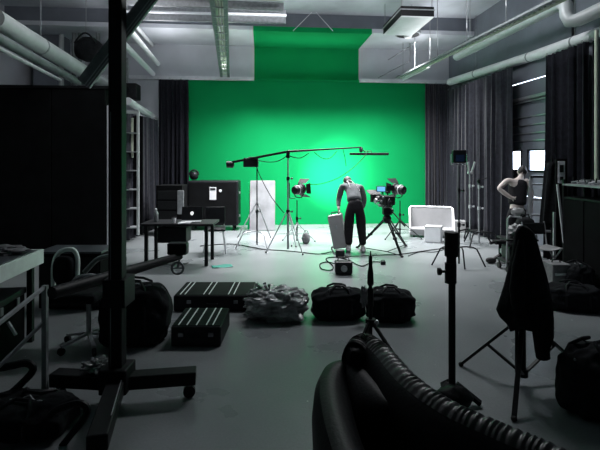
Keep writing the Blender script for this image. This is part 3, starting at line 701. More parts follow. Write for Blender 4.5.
# ------------------------------------------------------------------ big black wheeled cabinets + desk
t = thing('wheeled_cabinet', 'large black wheeled cabinet with white label before the green wall', 'cabinet', F(214.5, 11.7), None)
MB().box((0, 0, .70), (1.30, .5, 1.14)).build('cabinet_body', 'black_plastic', t, False, bevel=.03)
MB().box((0, -.256, .70), (1.2, .012, 1.04)).build('door', 'black_paint', t, False, bevel=.004)
MB().box((.01, -.27, .95), (.17, .008, .32)).build('label_sheet', 'white', t, False)
MB().box((.01, -.276, 1.06), (.13, .006, .05)).build('label_stripe', 'black_plastic', t, False)
MB().lathe([(.035, 0), (.035, .01), (.01, .012)], (.2, -.262, 1.02), (0, -1, 0)).build('sticker', 'white', t)
for sz in (.35, .95): MB().box((.655, 0, sz), (.02, .1, .05)).build('corner_plate', 'chrome', t, False)
for sx in (-.52, .52):
    for sy in (-.16, .16): MB().lathe([(.02, -.02), (.06, -.018), (.06, .018), (.02, .02)], (sx, sy, .06), (1, 0, 0), 14).box((sx, sy, .12), (.05, .06, .03)).build('caster', 'rubber', t)
t = thing('headphones', 'black rounded headset on top of the wheeled cabinet', 'headset', F(194, 11.7, 1.27), None)
MB().blob((0, 0, .12), (.11, .1, .12), 18, 12, amp=.1).build('ear_pad', 'black_plastic', t)
MB().path([(.12*math.cos(a), 0, .14+.13*math.sin(a)) for a in [k*PI/10 for k in range(11)]], .02, 7).build('headband', 'black_plastic', t)
t = thing('equipment_rack', 'black rack cabinet left of the labelled wheeled cabinet', 'cabinet', F(172, 10.9), None)
MB().box((0, 0, .62), (.62, .5, 1.16)).build('rack_body', 'black_paint', t, False, bevel=.01)
MB().box((.28, -.27, .80), (.15, .03, .56)).build('steel_edge', 'steel', t, False, bevel=.006)
for i in range(4): MB().box((-.04, -.256, .25+i*.24), (.46, .012, .2)).build('rack_drawer', 'black_metal', t, False, bevel=.006)
for sx in (-.25, .25): MB().lathe([(.02, -.02), (.04, -.018), (.04, .018), (.02, .02)], (sx, 0, .04), (1, 0, 0), 14).build('caster', 'rubber', t)
# desk
dk = F(181, 7.9); t = thing('desk', 'black desk carrying the laptop in front of the cabinets', 'desk', dk, RZ)
dz_ = .72; lc = local(t)
MB().box((0, 0, dz_-.02), (1.24, .6, .04)).build('desk_top', 'black_plastic', t, False, bevel=.006)
for sx in (-.52, .5):
    for sy in (-.26, .26): MB().box((sx, sy, (dz_-.04)/2), (.055, .05, dz_-.04)).build('leg', 'black_metal', t, False)
MB().box((-.12, .02, .5), (.5, .35, .26)).build('hanging_drawer', 'black_plastic', t, False, bevel=.01)
def on_desk(px, off=-.1): v = F(px, 7.9+off, dz_); return v
t = thing('laptop', 'open black laptop seen from behind on the desk', 'laptop', on_desk(191, -.05), RZ+.1)
MB().box((0, 0, .01), (.34, .24, .018)).build('laptop_base', 'steel', t, False, bevel=.004)
MB().box((0, .14, .13), (.36, .012, .25), (math.radians(-12), 0, 0)).build('laptop_screen', 'black_plastic', t, False, bevel=.004)
MB().blob((0, .128, .135), (.03, .006, .033), 14, 10, flat=False, amp=.25, freq=2).build('lid_logo', mat('logo_glow', (.9, .9, .9), .4, emit=(1, 1, 1), estr=.7), t)
MB().box((0, -.12, .025), (.16, .05, .004)).build('paper_strip', 'white', t, False)
t = thing('water_bottle', 'clear pale bottle at the left end of the desk', 'bottle', on_desk(156, 0), RZ)
MB().lathe([(.035, 0), (.04, .01), (.04, .15), (.02, .19), (.015, .21)], n=18).build('bottle_body', 'steel', t)
MB().lathe([(.018, .205), (.018, .23), (.01, .235)], n=14).build('cap', 'white', t)
t = thing('paper_cup', 'small pale cup beside the laptop on the desk', 'cup', on_desk(174, -.18), RZ)
MB().lathe([(.028, 0), (.038, .09), (.034, .09), (.025, .01)], n=18).build('cup_body', 'white', t)
MB().lathe([(.039, .088), (.04, .096), (.03, .1)], n=18).build('cup_lid', 'black_plastic', t)
t = thing('desk_papers', 'low stack of pale papers in front of the laptop', 'paper', on_desk(184, -.24), RZ+.3)
for i in range(3): MB().box((i*.01, 0, .004+i*.008), (.2, .12, .007), (0, 0, i*.2)).build('sheet', 'white', t, False)
t = thing('white_adapter', 'small white power block hanging low under the desk drawer', 'adapter', F(172, 7.75, .0), RZ)
MB().box((0, 0, .06), (.12, .12, .11)).build('block_body', 'white', t, False, bevel=.01)
MB().path(smooth([Vector(v) for v in ((.06, 0, .05), (.12, .02, .02), (.2, .0, .012), (.26, .1, .012))], 5), .008, 6).build('lead', 'black_plastic', t)
# chair with chrome legs beside the desk
t = thing('metal_chair', 'black chair with slim chrome legs at the right end of desk', 'chair', F(215, 8.75), RZ+.15)
MB().box((0, 0, .46), (.40, .40, .05)).build('seat', 'black_plastic', t, False, bevel=.02)
MB().box((.0, .2, .70), (.38, .03, .34), (math.radians(-8), 0, 0)).build('backrest', 'black_plastic', t, False, bevel=.02)
for sx in (-1, 1):
    for sy in (-1, 1): MB().tube((sx*.15, sy*.15, .45), (sx*.21, sy*.22, .01), .011).build('leg', 'chrome', t)
MB().tube((-.17, .18, .45), (-.17, .22, .85), .011).tube((.17, .18, .45), (.17, .22, .85), .011).build('back_frame', 'chrome', t)
t = thing('teal_paper', 'teal sheet lying on the floor in front of the chrome chair', 'paper', F(222, 7.6, .004), RZ+.3)
MB().grid(lambda u, v: Vector(((u-.5)*.34, (v-.5)*.2, .004+.006*math.sin(u*7+v*3))), 12, 8).build('sheet', 'teal', t, solid=.003)

# ------------------------------------------------------------------ movie camera on tripod
ct = F(387, 8.55); t = thing('camera_tripod', 'black tripod carrying the movie camera', 'tripod', ct, None); lc = local(t)
for (fx, fy) in ((357, 248), (402, 257.5), (406, 246)):
    e = lc(G(fx, fy)); s = Vector((e.x*.08, e.y*.08, .66)); n_ = Vector((-e.y, e.x, 0)).normalized()*.03
    l = MB().tube(s+n_, e+n_*.4, .014).tube(s-n_, e-n_*.4, .014).tube(s.lerp(e, .5), e, .017).build('leg', 'black_metal', t)
    MB().bar(s.lerp(e, .5)-n_*1.6, s.lerp(e, .5)+n_*1.6, .03, .04).build('leg_lock', 'black_plastic', l)
    MB().bar(e+Vector((0, 0, .03)), Vector((0, 0, .06)), .02, .012).build('spreader', 'black_metal', t, False)
    MB().blob(e+Vector((0, 0, .018)), (.03, .03, .022), 12, 8, flat=False).build('rubber_foot', 'rubber', l)
MB().lathe([(.04, .60), (.075, .64), (.085, .70), (.06, .74), (.05, .76)]).build('bowl', 'black_metal', t)
MB().box((0, 0, .83), (.16, .16, .13)).lathe([(.08, .76), (.085, .8), (.07, .84)]).lathe([(.03, 0), (.05, .02), (.05, .05)], (.07, 0, .83), (1, 0, 0)).build('fluid_head', 'black_plastic', t, bevel=.01)
MB().tube((.08, -.03, .84), (.26, -.3, .60), .011).tube((.22, -.24, .65), (.27, -.31, .59), .017).build('pan_handle', 'black_metal', t)
cz = .90
t = thing('movie_camera', 'black movie camera rig with a small blue lit monitor', 'camera', (ct.x-.04, ct.y, cz), RZ+.35); ct2 = t
MB().box((0, 0, .02), (.12, .30, .03)).tube((-.04, -.2, .04), (-.04, .32, .04), .008).tube((.04, -.2, .04), (.04, .32, .04), .008).build('base_plate', 'steel', t)
MB().box((0, -.04, .14), (.15, .26, .18)).build('camera_body', 'black_plastic', t, False, bevel=.015)
MB().lathe([(.05, .09), (.055, .1), (.055, .2), (.062, .21), (.062, .27), (.05, .28)], (0, 0, .14), (0, 1, 0)).build('lens_barrel', 'black_metal', t)
MB().box((0, .33, .15), (.22, .08, .15)).poly([(-.12, .36, .22), (.12, .36, .22), (.15, .48, .30), (-.15, .48, .30)], .005, (0, -.4, 1)).build('matte_box', 'black_plastic', t, False, bevel=.004)
MB().box((0, -.22, .15), (.12, .1, .16)).build('battery', 'black_plastic', t, False, bevel=.01)
MB().path([(0, .08, .24), (0, .08, .30), (0, -.1, .30), (0, -.1, .24)], .014, 8).build('top_handle', 'black_metal', t)
MB().lathe([(.02, -.02), (.045, -.02), (.045, .02), (.02, .02)], (-.13, .12, .12), (1, 0, 0)).tube((-.1, .12, .12), (-.03, .12, .12), .008).build('focus_knob', 'chrome', t)
for k, (x, z) in enumerate(((-.085, .2), (-.09, .12), (.085, .18), (.09, .1))):
    MB().box((x, -.08+.05*k, z), (.03, .05, .035)).build('control_block', ('chrome', 'steel', 'chrome', 'white')[k], t, False, bevel=.004)
cb = MB()
for k in range(4): cb.path(smooth([Vector(v) for v in ((-.06+.04*k, -.26, .2-.03*k), (-.14+.05*k, -.32, .12), (-.16+.06*k, -.2, .03), (-.07+.03*k, -.02, .05))], 6), .007, 6)
cb.build('camera_cables', 'black_plastic', t)
MB().tube((-.06, -.05, .24), (-.13, -.1, .32), .008).build('monitor_arm', 'black_metal', t)
mm = MB().box((-.16, -.13, .36), (.17, .02, .11), (0, 0, -.5)).build('monitor', 'black_plastic', t, False, bevel=.006)
MB().box((-.165, -.142, .36), (.145, .006, .085), (0, 0, -.5)).build('monitor_screen', 'screen', mm, False)
MB().box((.09, -.05, .37), (.15, .02, .1), (0, 0, -.4)).tube((.03, -.05, .25), (.08, -.05, .33), .008).build('rear_monitor', 'black_plastic', t, False)

# ------------------------------------------------------------------ people
def skin_mesh(name, nodes, edges, m, parent, root=0, sub=2):
    """nodes: {key:(x,y,z,rx,ry)}"""
    keys = list(nodes); me = bpy.data.meshes.new(name)
    me.from_pydata([nodes[k][:3] for k in keys], [(keys.index(a), keys.index(b)) for a, b in edges], [])
    o = bpy.data.objects.new(name, me); col.objects.link(o); me.materials.append(M[m])
    md = o.modifiers.new('skin', 'SKIN'); md.use_smooth_shade = True; md.branch_smoothing = .6
    lay = me.skin_vertices[0].data if len(me.skin_vertices) else None
    if lay is None:
        bm = bmesh.new(); bm.from_mesh(me); bm.verts.layers.skin.verify(); bm.to_mesh(me); bm.free(); lay = me.skin_vertices[0].data
    for i, k in enumerate(keys):
        r = nodes[k][3:]; lay[i].radius = (r[0], r[1] if len(r) > 1 else r[0]); lay[i].use_root = (i == root)
    s = o.modifiers.new('sub', 'SUBSURF'); s.levels = sub; s.render_levels = sub
    if parent: o.parent = parent
    return o
def hand_nodes(N, E, wrist_key, w, dirv, side, palm_n, curl=.35, pre='h'):
    """adds a palm and five fingers to node/edge lists"""
    w = Vector(w); d = Vector(dirv).normalized(); s = Vector(side).normalized(); n = Vector(palm_n).normalized()
    pm = w+d*.05; N[pre+'p'] = (*pm, .026, .018); E.append((wrist_key, pre+'p'))
    for k, (off, L) in enumerate(((-.030, .062), (-.011, .074), (.010, .070), (.029, .056))):
        b = w+d*.09+s*off; m1 = b+d*L*.5+n*L*.1*curl*3; m2 = m1+(d*(1-curl)+n*curl).normalized()*L*.5
        for j, (q, r) in enumerate(((b, .0105), (m1, .009), (m2, .0075))): N[f'{pre}{k}{j}'] = (*q, r)
        E += [(pre+'p', f'{pre}{k}0'), (f'{pre}{k}0', f'{pre}{k}1'), (f'{pre}{k}1', f'{pre}{k}2')]
    b = w+d*.03-s*.032+n*.008; m1 = b+(d-s*.9+n*.3).normalized()*.035; m2 = m1+(d-s*.2+n*.3).normalized()*.03
    for j, (q, r) in enumerate(((b, .012), (m1, .010), (m2, .008))): N[f'{pre}t{j}'] = (*q, r)
    E += [(pre+'p', pre+'t0'), (pre+'t0', pre+'t1'), (pre+'t1', pre+'t2')]
def head(t, c, R, k=1.0):
    """skull ovoid with nose, ears, built into one mesh; faces +Y in its own frame"""
    T = lambda v: Vector(c)+R @ (Vector(v)*k)
    mb = MB().blob(c, (.075*k, .092*k, .112*k), 28, 20, flat=False, R=R)
    return mb, T
# person 1: bending forward, back to us  (local y = away from camera)
p1 = F(355, 8.8); t = thing('person', 'person in grey shirt and black trousers bending over near the camera', 'person', p1, RZ)
# joints
pel = Vector((.0, 0, .93)); wst = Vector((-.01, .10, 1.05)); chs = Vector((-.02, .32, 1.24)); nek = Vector((-.07, .50, 1.27)); 
shL = Vector((-.22, .36, 1.27)); elL = Vector((-.29, .38, .98)); wrL = Vector((-.30, .24, .82))
shR = Vector((.17, .38, 1.25)); elR = Vector((.235, .36, .97)); wrR = Vector((.20, .46, .76))
kL = Vector((-.11, .04, .50)); aL = Vector((-.12, -.02, .09)); kR = Vector((.11, .03, .50)); aR = Vector((.145, -.05, .09))
N = {'pel': (*pel, .13, .11), 'wst': (*wst, .13, .10), 'chs': (*chs, .155, .115), 'nek': (*nek, .055), 'hd': (-.08, .57, 1.31, .06),
     'shL': (*shL, .06), 'elL': (*elL, .04), 'wrL': (*wrL, .027), 'shR': (*shR, .06), 'elR': (*elR, .04), 'wrR': (*wrR, .027),
     'hpL': (-.09, .0, .88, .085), 'kL': (*kL, .055), 'aL': (*aL, .038), 'fL': (-.125, .10, .045, .038), 'hpR': (.09, 0, .88, .085), 'kR': (*kR, .055), 'aR': (*aR, .038), 'fR': (.16, .08, .045, .038)}
E = [('pel', 'wst'), ('wst', 'chs'), ('chs', 'nek'), ('nek', 'hd'), ('chs', 'shL'), ('shL', 'elL'), ('elL', 'wrL'), ('chs', 'shR'), ('shR', 'elR'), ('elR', 'wrR'),
     ('pel', 'hpL'), ('hpL', 'kL'), ('kL', 'aL'), ('aL', 'fL'), ('pel', 'hpR'), ('hpR', 'kR'), ('kR', 'aR'), ('aR', 'fR')]
hand_nodes(N, E, 'wrL', wrL, (.05, -.1, -1), (0, 1, 0), (1, 0, 0), .5, 'a'); hand_nodes(N, E, 'wrR', wrR, (0, .1, -1), (0, 1, 0), (-1, 0, 0), .35, 'b')
skin_mesh('body', N, E, 'skin', t)
Rh = Euler((math.radians(-62), 0, math.radians(10))).to_matrix(); hc = Vector((-.08, .60, 1.33))
def add_face(t, hc, Rh):
    T = lambda v: hc+Rh @ Vector(v)
    mb = MB().blob(hc, (.075, .09, .115), 26, 18, flat=False, R=Rh)
    mb.blob(T((0, .06, -.045)), (.05, .04, .06), 16, 12, flat=False, R=Rh)
    mb.blob(T((0, .098, -.012)), (.014, .02, .026), 12, 8, flat=False, R=Rh)
    mb.blob(T((0, .088, -.055)), (.026, .014, .009), 12, 8, flat=False, R=Rh)
    for s in (-1, 1): mb.blob(T((s*.076, 0, -.005)), (.012, .022, .034), 12, 8, flat=False, R=Rh)
    h = mb.build('head', 'skin', t)
    ey = MB()
    for s in (-1, 1): ey.blob(T((s*.03, .08, .012)), (.014, .01, .009), 10, 8, flat=False, R=Rh)
    ey.build('eyes', 'white', h)
    return T
T = add_face(t, hc, Rh)
MB().blob(T((0, -.024, .02)), (.088, .098, .112), 26, 18, flat=False, R=Rh, amp=.1, freq=5).build('hair', 'hair', t)
Ns = {'b': (0, .02, .97, .175, .14), 'w': (*wst, .155, .12), 'm': (-.015, .22, 1.17, .175, .12), 'c': (-.02, .36, 1.26, .165, .105), 'n': (-.06, .46, 1.28, .08), 'sL': (*shL, .082), 'eL': (*elL, .058), 'cL': (*(wrL.lerp(elL, .15)), .04), 'sR': (*shR, .082), 'eR': (*elR, .06), 'cR': (*(wrR.lerp(elR, .2)), .04)}
skin_mesh('shirt', Ns, [('b', 'w'), ('w', 'm'), ('m', 'c'), ('c', 'n'), ('c', 'sL'), ('sL', 'eL'), ('eL', 'cL'), ('c', 'sR'), ('sR', 'eR'), ('eR', 'cR')], 'shirt', t, sub=2)
Nt = {'p': (0, .0, .93, .19, .15), 'w': (0, .06, 1.05, .165, .13), 'hL': (-.10, .0, .84, .125), 'mL': (-.11, .03, .66, .112), 'kL': (-.115, .04, .50, .10), 'cL': (-.12, .02, .3, .085), 'aL': (-.12, -.02, .13, .07),
      'hR': (.10, 0, .84, .125), 'mR': (.115, .03, .66, .112), 'kR': (.125, .03, .50, .10), 'cR': (.14, .0, .3, .085), 'aR': (.15, -.05, .13, .07)}
skin_mesh('trousers', Nt, [('p', 'w'), ('p', 'hL'), ('hL', 'mL'), ('mL', 'kL'), ('kL', 'cL'), ('cL', 'aL'), ('p', 'hR'), ('hR', 'mR'), ('mR', 'kR'), ('kR', 'cR'), ('cR', 'aR')], 'trousers', t)
MB().path(smooth([Vector(v) for v in ((.10, .06, 1.19), (.03, .16, 1.305), (-.05, .30, 1.385), (-.10, .42, 1.38))], 5), .010, 6).path(smooth([Vector(v) for v in ((-.08, .12, 1.25), (-.10, .25, 1.34), (-.12, .38, 1.37))], 5), .010, 6).build('shoulder_straps', 'shirt_pale', t)
for x, y in ((-.125, .05), (.155, .03)): MB().blob((x, y, .045), (.052, .14, .05), 20, 12, e=.8).blob((x, y-.07, .075), (.045, .06, .06), 16, 10, flat=False).build('shoe', 'shoe', t)

# person 2 : standing, hand on hip, black vest
p2 = F(516, 8.5); t = thing('person', 'standing person in black sleeveless top with a hand on the hip', 'person', p2, RZ)
N = {'pel': (.02, 0, .93, .125, .10), 'wst': (.03, .02, 1.08, .12, .09), 'chs': (.07, .07, 1.32, .145, .10), 'nek': (.15, .11, 1.46, .058), 'hd': (.18, .14, 1.53, .055),
     'shL': (-.13, .05, 1.42, .062), 'elL': (-.34, -.02, 1.26, .050), 'wrL': (-.12, -.06, 1.09, .036), 'shR': (.24, .06, 1.42, .064), 'elR': (.30, .02, 1.15, .052), 'wrR': (.35, .12, .92, .030),
     'hpL': (-.06, 0, .87, .085), 'kL': (-.08, .02, .48, .055), 'aL': (-.09, -.02, .09, .038), 'fL': (-.12, .10, .045, .036), 'hpR': (.11, 0, .87, .085), 'kR': (.14, .03, .48, .055), 'aR': (.15, 0, .09, .038), 'fR': (.18, .12, .045, .036)}
E = [('pel', 'wst'), ('wst', 'chs'), ('chs', 'nek'), ('nek', 'hd'), ('chs', 'shL'), ('shL', 'elL'), ('elL', 'wrL'), ('chs', 'shR'), ('shR', 'elR'), ('elR', 'wrR'),
     ('pel', 'hpL'), ('hpL', 'kL'), ('kL', 'aL'), ('aL', 'fL'), ('pel', 'hpR'), ('hpR', 'kR'), ('kR', 'aR'), ('aR', 'fR')]
hand_nodes(N, E, 'wrL', (-.12, -.06, 1.09), (1, -.05, -.15), (0, 0, 1), (0, 1, 0), .2, 'a'); hand_nodes(N, E, 'wrR', (.35, .12, .92), (.1, .1, -1), (0, 1, 0), (-1, 0, 0), .3, 'b')
skin_mesh('body', N, E, 'skin', t)
Rh = Euler((math.radians(-18), math.radians(8), math.radians(-20))).to_matrix(); hc = Vector((.20, .17, 1.57))
T = add_face(t, hc, Rh)
MB().blob(T((0, -.014, .02)), (.082, .09, .105), 26, 18, flat=False, R=Rh, amp=.1, freq=5).build('hair', 'hair', t)
Ns = {'h': (.02, 0, .92, .18, .14), 'b': (.03, .01, 1.04, .17, .125), 'm': (.05, .04, 1.2, .185, .13), 'c': (.07, .07, 1.34, .19, .13), 'n': (.09, .09, 1.44, .14, .09)}
skin_mesh('sleeveless_top', Ns, [('h', 'b'), ('b', 'm'), ('m', 'c'), ('c', 'n')], 'trousers', t)
Nt = {'p': (.02, .0, .88, .175, .14), 'w': (.02, 0, .95, .15, .12), 'hL': (-.08, .0, .78, .12), 'kL': (-.09, .02, .5, .09), 'aL': (-.09, -.02, .13, .065), 'hR': (.12, 0, .78, .12), 'kR': (.15, .03, .5, .09), 'aR': (.15, 0, .13, .065)}
skin_mesh('trousers', Nt, [('p', 'w'), ('p', 'hL'), ('hL', 'kL'), ('kL', 'aL'), ('p', 'hR'), ('hR', 'kR'), ('kR', 'aR')], 'trousers', t)
MB().blob((-.02, -.12, .83), (.13, .05, .08), 20, 12, amp=.3, seed=4, flat=False).build('tied_cloth', 'shirt_pale', t)
for x in (-.11, .17): MB().blob((x, .05, .045), (.05, .14, .05), 20, 12, e=.8).build('shoe', 'black_plastic', t)

# ------------------------------------------------------------------ right side clutter
t = thing('stepladder', 'aluminium stepladder behind the standing person, before the bright panes', 'ladder', F(541, 8.0), RZ-.3)
for sx in (-.2, .2):
    MB().bar((sx, -.12, 0), (sx*.72, .1, 1.5), .05, .025).build('rail', 'alu', t, False)
    MB().bar((sx, .5, 0), (sx*.72, .14, 1.48), .035, .02).build('rear_rail', 'alu', t, False)
for i in range(5):
    f = (i+1)/5.5; MB().box((0, -.12+.22*f, 1.5*f), (.4*(1-.28*f), .09, .03)).build('step', 'alu', t, False)
MB().box((0, .12, 1.5), (.32, .2, .04)).build('top_plate', 'black_plastic', t, False, bevel=.01)
# coat rack with dark coat
t = thing('hanging_coat', 'long dark coat hanging between the stepladder and tall panels', 'coat', F(552, 7.55, .0), None)
def coat(u, v):
    a = u*2*PI; w = .10+.10*v; return Vector((w*math.cos(a)*(1+.1*math.sin(a*7)), .09*math.sin(a)*(1+.15*math.sin(a*5+v*3)), 1.78-1.1*v-.03*math.cos(a)**2))
MB().grid(coat, 42, 12).build('coat_body', 'black_cloth', t, solid=.006, weld=True)
MB().tube((0, 0, 0.02), (0, 0, 1.86), .016).tube((-.2, 0, .02), (.2, 0, .02), .018).tube((0, -.2, .02), (0, .2, .02), .018).build('coat_pole', 'black_metal', t)
# tall panels
t = thing('tall_panel', 'tall narrow black panel with pale top plate, right of the coat', 'panel', F(561, 7.35), RZ-.1)
MB().box((0, 0, .92), (.17, .06, 1.80)).build('panel_body', 'black_paint', t, False, bevel=.006)
MB().box((-.01, -.036, 1.60), (.11, .01, .36)).build('pale_plate', 'white_trim', t, False, bevel=.003)
MB().box((-.01, -.044, 1.66), (.06, .01, .12)).box((-.01, -.044, 1.5), (.05, .01, .06)).build('plate_slots', 'black_plastic', t, False)
MB().box((-.12, -.03, .5), (.03, .03, .9)).build('edge_strip', 'chrome', t, False)
MB().box((0, 0, .015), (.3, .3, .03)).build('base_plate', 'black_metal', t, False)
t = thing('leaning_board', 'thin pale board leaning beside the tall black panel', 'board', F(565, 6.95), RZ)
MB().bar((.04, 0, .02), (-.06, .10, 1.42), .03, .02).build('board_panel', 'white_trim', t, False)
MB().box((.04, 0, .03), (.06, .05, .05)).build('foot_block', 'rubber', t, False)
# rack
rk = Vector((4.84, 6.12, 0)); t = thing('storage_cabinet', 'black storage cabinet at the right edge with clamps lying on top', 'cabinet', rk, PI/2)
rk_y0 = 5.95
for sx in (-.4, .5):
    for sy in (-.17, .17): MB().box((sx, sy, .75), (.035, .035, 1.5)).build('rack_post', 'black_metal', t, False)
for k in range(2): MB().box((-.18+.46*k, .175, .62), (.44, .02, 1.16)).build('cabinet_door', 'black_paint', t, False, bevel=.006)
for z in (.1, 1.22, 1.42): MB().box((.05, 0, z), (.94, .38, .025)).build('rack_shelf', 'steel' if z > 1.4 else 'black_metal', t, False)
MB().box((.05, -.17, .7), (.9, .02, 1.0)).build('back_sheet', 'black_paint', t, False)
random.seed(3)
for i in range(7):
    v = Vector((4.80, 6.5-.12*i, 1.435)); c = thing('grip_clamp', 'metal clamp', 'clamp', v, RZ+random.uniform(-1, 1), 'clamps on the right cabinet')
    c['label'] = 'metal clamp lying in the row on top of the black cabinet at the right edge'
    MB().tube((-.08, 0, .02), (.08, 0, .03+random.uniform(0, .05)), .012).box((.07, 0, .04), (.05, .04, .06)).build('clamp_bar', 'chrome' if i % 2 else 'steel', c)
    MB().tube((-.06, 0, .01), (-.05, .02, .10), .009).build('clamp_screw', 'black_metal', c)
# cart chrome frame
t = thing('equipment_cart', 'cart with a bent chrome handle in front of the standing person', 'cart', F(517, 7.35), RZ)
MB().path([(-.24, -.15, .1), (-.22, -.15, .86), (-.19, -.15, .9), (.0, -.15, .88)], .014, 8).build('chrome_handle', 'chrome', t)
MB().path([(.25, -.15, .1), (.24, -.15, .6), (.24, .2, .6), (.25, .2, .1)], .014, 8).build('rear_frame', 'steel', t)
for z in (.52, .16): MB().box((0, 0, z), (.5, .4, .03)).build('deck', 'black_metal', t, False, bevel=.004)
for sx in (-.22, .22):
    for sy in (-.16, .16): MB().lathe([(.02, -.018), (.05, -.018), (.05, .018), (.02, .018)], (sx, sy, .05), (1, 0, 0), 14).tube((sx, sy, .05), (sx, sy, .15), .012).build('caster', 'rubber', t)
def onfl(name, label, cat, px, d, rz=0): return thing(name, label, cat, F(px, d), RZ+rz)
def oncart(x, y, z): return F(517, 7.35)+Matrix.Rotation(RZ, 3, 'Z') @ Vector((x, y, z))
t = thing('folded_cloth', 'crumpled white cloth on top of the cart', 'cloth', oncart(-.02, -.02, .535), RZ)
MB().blob((0, 0, .10), (.14, .12, .115), 36, 22, amp=.45, freq=2.6, seed=31, ridge=True).build('cloth_fold', 'shirt_pale', t)
t = thing('camera_bag', 'black camera bag on top of the cart beside the white cloth', 'bag', oncart(.17, .08, .535), RZ)
MB().blob((0, 0, .15), (.13, .13, .17), 28, 18, e=.6, amp=.1, seed=41).build('bag_body', 'black_cloth', t)
MB().path([(-.08, 0, .28), (-.06, 0, .36), (.06, 0, .36), (.08, 0, .28)], .012, 7).build('handle', 'black_plastic', t)
t = thing('lower_case', 'black gear case on the lower deck of the cart', 'case', oncart(0, 0, .175), RZ)
MB().box((0, 0, .12), (.38, .3, .22)).build('case_body', 'black_plastic', t, False, bevel=.02)
MB().path([(-.06, -.15, .14), (-.06, -.18, .14), (.06, -.18, .14), (.06, -.15, .14)], .008, 6).build('handle', 'steel', t)
# gear pile left of jacket
t = onfl('slider_gear', 'black low tripod gear on the floor at left of the draped jacket', 'tripod', 500, 7.9)
MB().tube((0, 0, .05), (0, 0, .34), .025).box((0, 0, .36), (.2, .16, .06)).tube((-.18, 0, .34), (.1, 0, .40), .025).build('column', 'black_metal', t)
for a in (200, 330, 80):
    a = math.radians(a); MB().bar((0, 0, .14), (math.cos(a)*.26, math.sin(a)*.26, .02), .04, .03).build('leg', 'black_metal', t, False)
MB().box((.02, -.08, .22), (.1, .06, .08)).build('bracket', 'chrome', t, False, bevel=.01)
MB().blob((-.18, -.05, .05), (.09, .05, .05), 16, 10, e=.8).build('pedal', 'rubber', t)
t = onfl('folding_chair', 'folding chair with a pale seat strap behind the draped jacket', 'chair', 543, 6.95, .2)
for s in (-1, 1):
    MB().tube((s*.2, -.2, .01), (s*.2, .16, .46), .012).tube((s*.2, .2, .01), (s*.2, -.16, .46), .012).tube((s*.2, .16, .46), (s*.2, .22, .82), .012).build('side_frame', 'chrome', t)
MB().grid(lambda u, v: Vector(((u-.5)*.4, (v-.5)*.34, .46-.03*math.sin(PI*u))), 12, 8).build('seat', 'shirt_pale', t, solid=.01)
MB().grid(lambda u, v: Vector(((u-.5)*.4, .18+.03*math.sin(PI*u)+.03*v, .62+.18*v)), 12, 6).build('backrest', 'black_cloth', t, solid=.01)
t = onfl('tool_case', 'grey sided tool case on the floor right of the draped jacket', 'case', 556, 6.45)
MB().box((0, 0, .17), (.26, .3, .33)).build('case_body', 'grey_fabric', t, False, bevel=.012)
MB().box((0, -.155, .2), (.2, .012, .03)).build('latch', 'chrome', t, False)
MB().path([(-.06, 0, .33), (-.05, 0, .37), (.05, 0, .37), (.06, 0, .33)], .01, 6).build('handle', 'black_plastic', t)
duffel('black lumpy bag on the floor right of the grey tool case', F(577, 6.35), RZ+.2, .40, .34, .34, 51, group=GB)
t = onfl('metal_joint', 'small chrome fitting on the floor between tool case and lumpy bag', 'fitting', 564, 6.1)
MB().tube((-.08, 0, .03), (.06, .02, .05), .018).blob((.07, 0, .045), (.04, .04, .04), 14, 10, flat=False).tube((.05, -.02, .02), (.12, -.08, .02), .014).build('fitting_body', 'chrome', t)

# ------------------------------------------------------------------ left foreground : rolling studio stand
ps = F(117.5, 3.32); t = thing('rolling_stand', 'huge black wheeled stand whose square post fills the left foreground', 'studio stand', ps, RZ); lc = local(t)
MB().box((0, 0, 1.86), (.098, .098, 3.5)).build('post', 'black_metal', t, False, bevel=.006)
MB().box((-.03, -.051, 1.2), (.006, .004, 1.9)).build('post_groove', 'pipe_dark', t, False)
z = .17
def leg(px, py, zz=.17): v = lc(G(px, py, zz)); return v
for (x, y) in ((196, 374), (54, 376), (97, 442)):
    e = leg(x, y); d_ = Vector((e.x, e.y, 0)).normalized()
    l = MB().bar(Vector((0, 0, z)), Vector((e.x, e.y, z-.01)), .12, .10).build('base_leg', 'black_metal', t, False, bevel=.008)
    c_ = e-d_*.05
    MB().lathe([(.015, -.016), (.045, -.016), (.045, .016), (.015, .016)], (c_.x, c_.y, .045), (-d_.y, d_.x, 0), 18).build('caster_wheel', 'rubber', l)
    MB().tube((c_.x, c_.y, .12), (c_.x, c_.y, .09), .02).bar((c_.x-d_.y*.025, c_.y+d_.x*.025, .12), (c_.x-d_.y*.025, c_.y+d_.x*.025, .04), .03, .006).build('caster_fork', 'steel', l, False)
MB().box((0, 0, .2), (.2, .2, .18)).build('hub_block', 'black_metal', t, False, bevel=.01)
e = leg(97, 442); 
MB().bar(Vector((.05, -.03, .225)), Vector((e.x*.75+.05, e.y*.75, .222)), .006, .006).build('edge_strip', 'chrome', t, False)
# diagonal upper arm
a0 = lc(P(162, -18, 3.42)); a1 = lc(P(84, 84, 3.42))
MB().bar(a0, a1, .035, .11).build('diagonal_arm', 'steel', t, False, bevel=.004)
nn = (a1-a0).normalized(); pp = Vector((-nn.z, 0, nn.x))
ar = MB()
for s in (.018, .04): ar.bar(a0+pp*s+Vector((0, -.02, 0)), a1+pp*s+Vector((0, -.02, 0)), .006, .007)
ar.build('arm_track', 'white_trim', t, False)
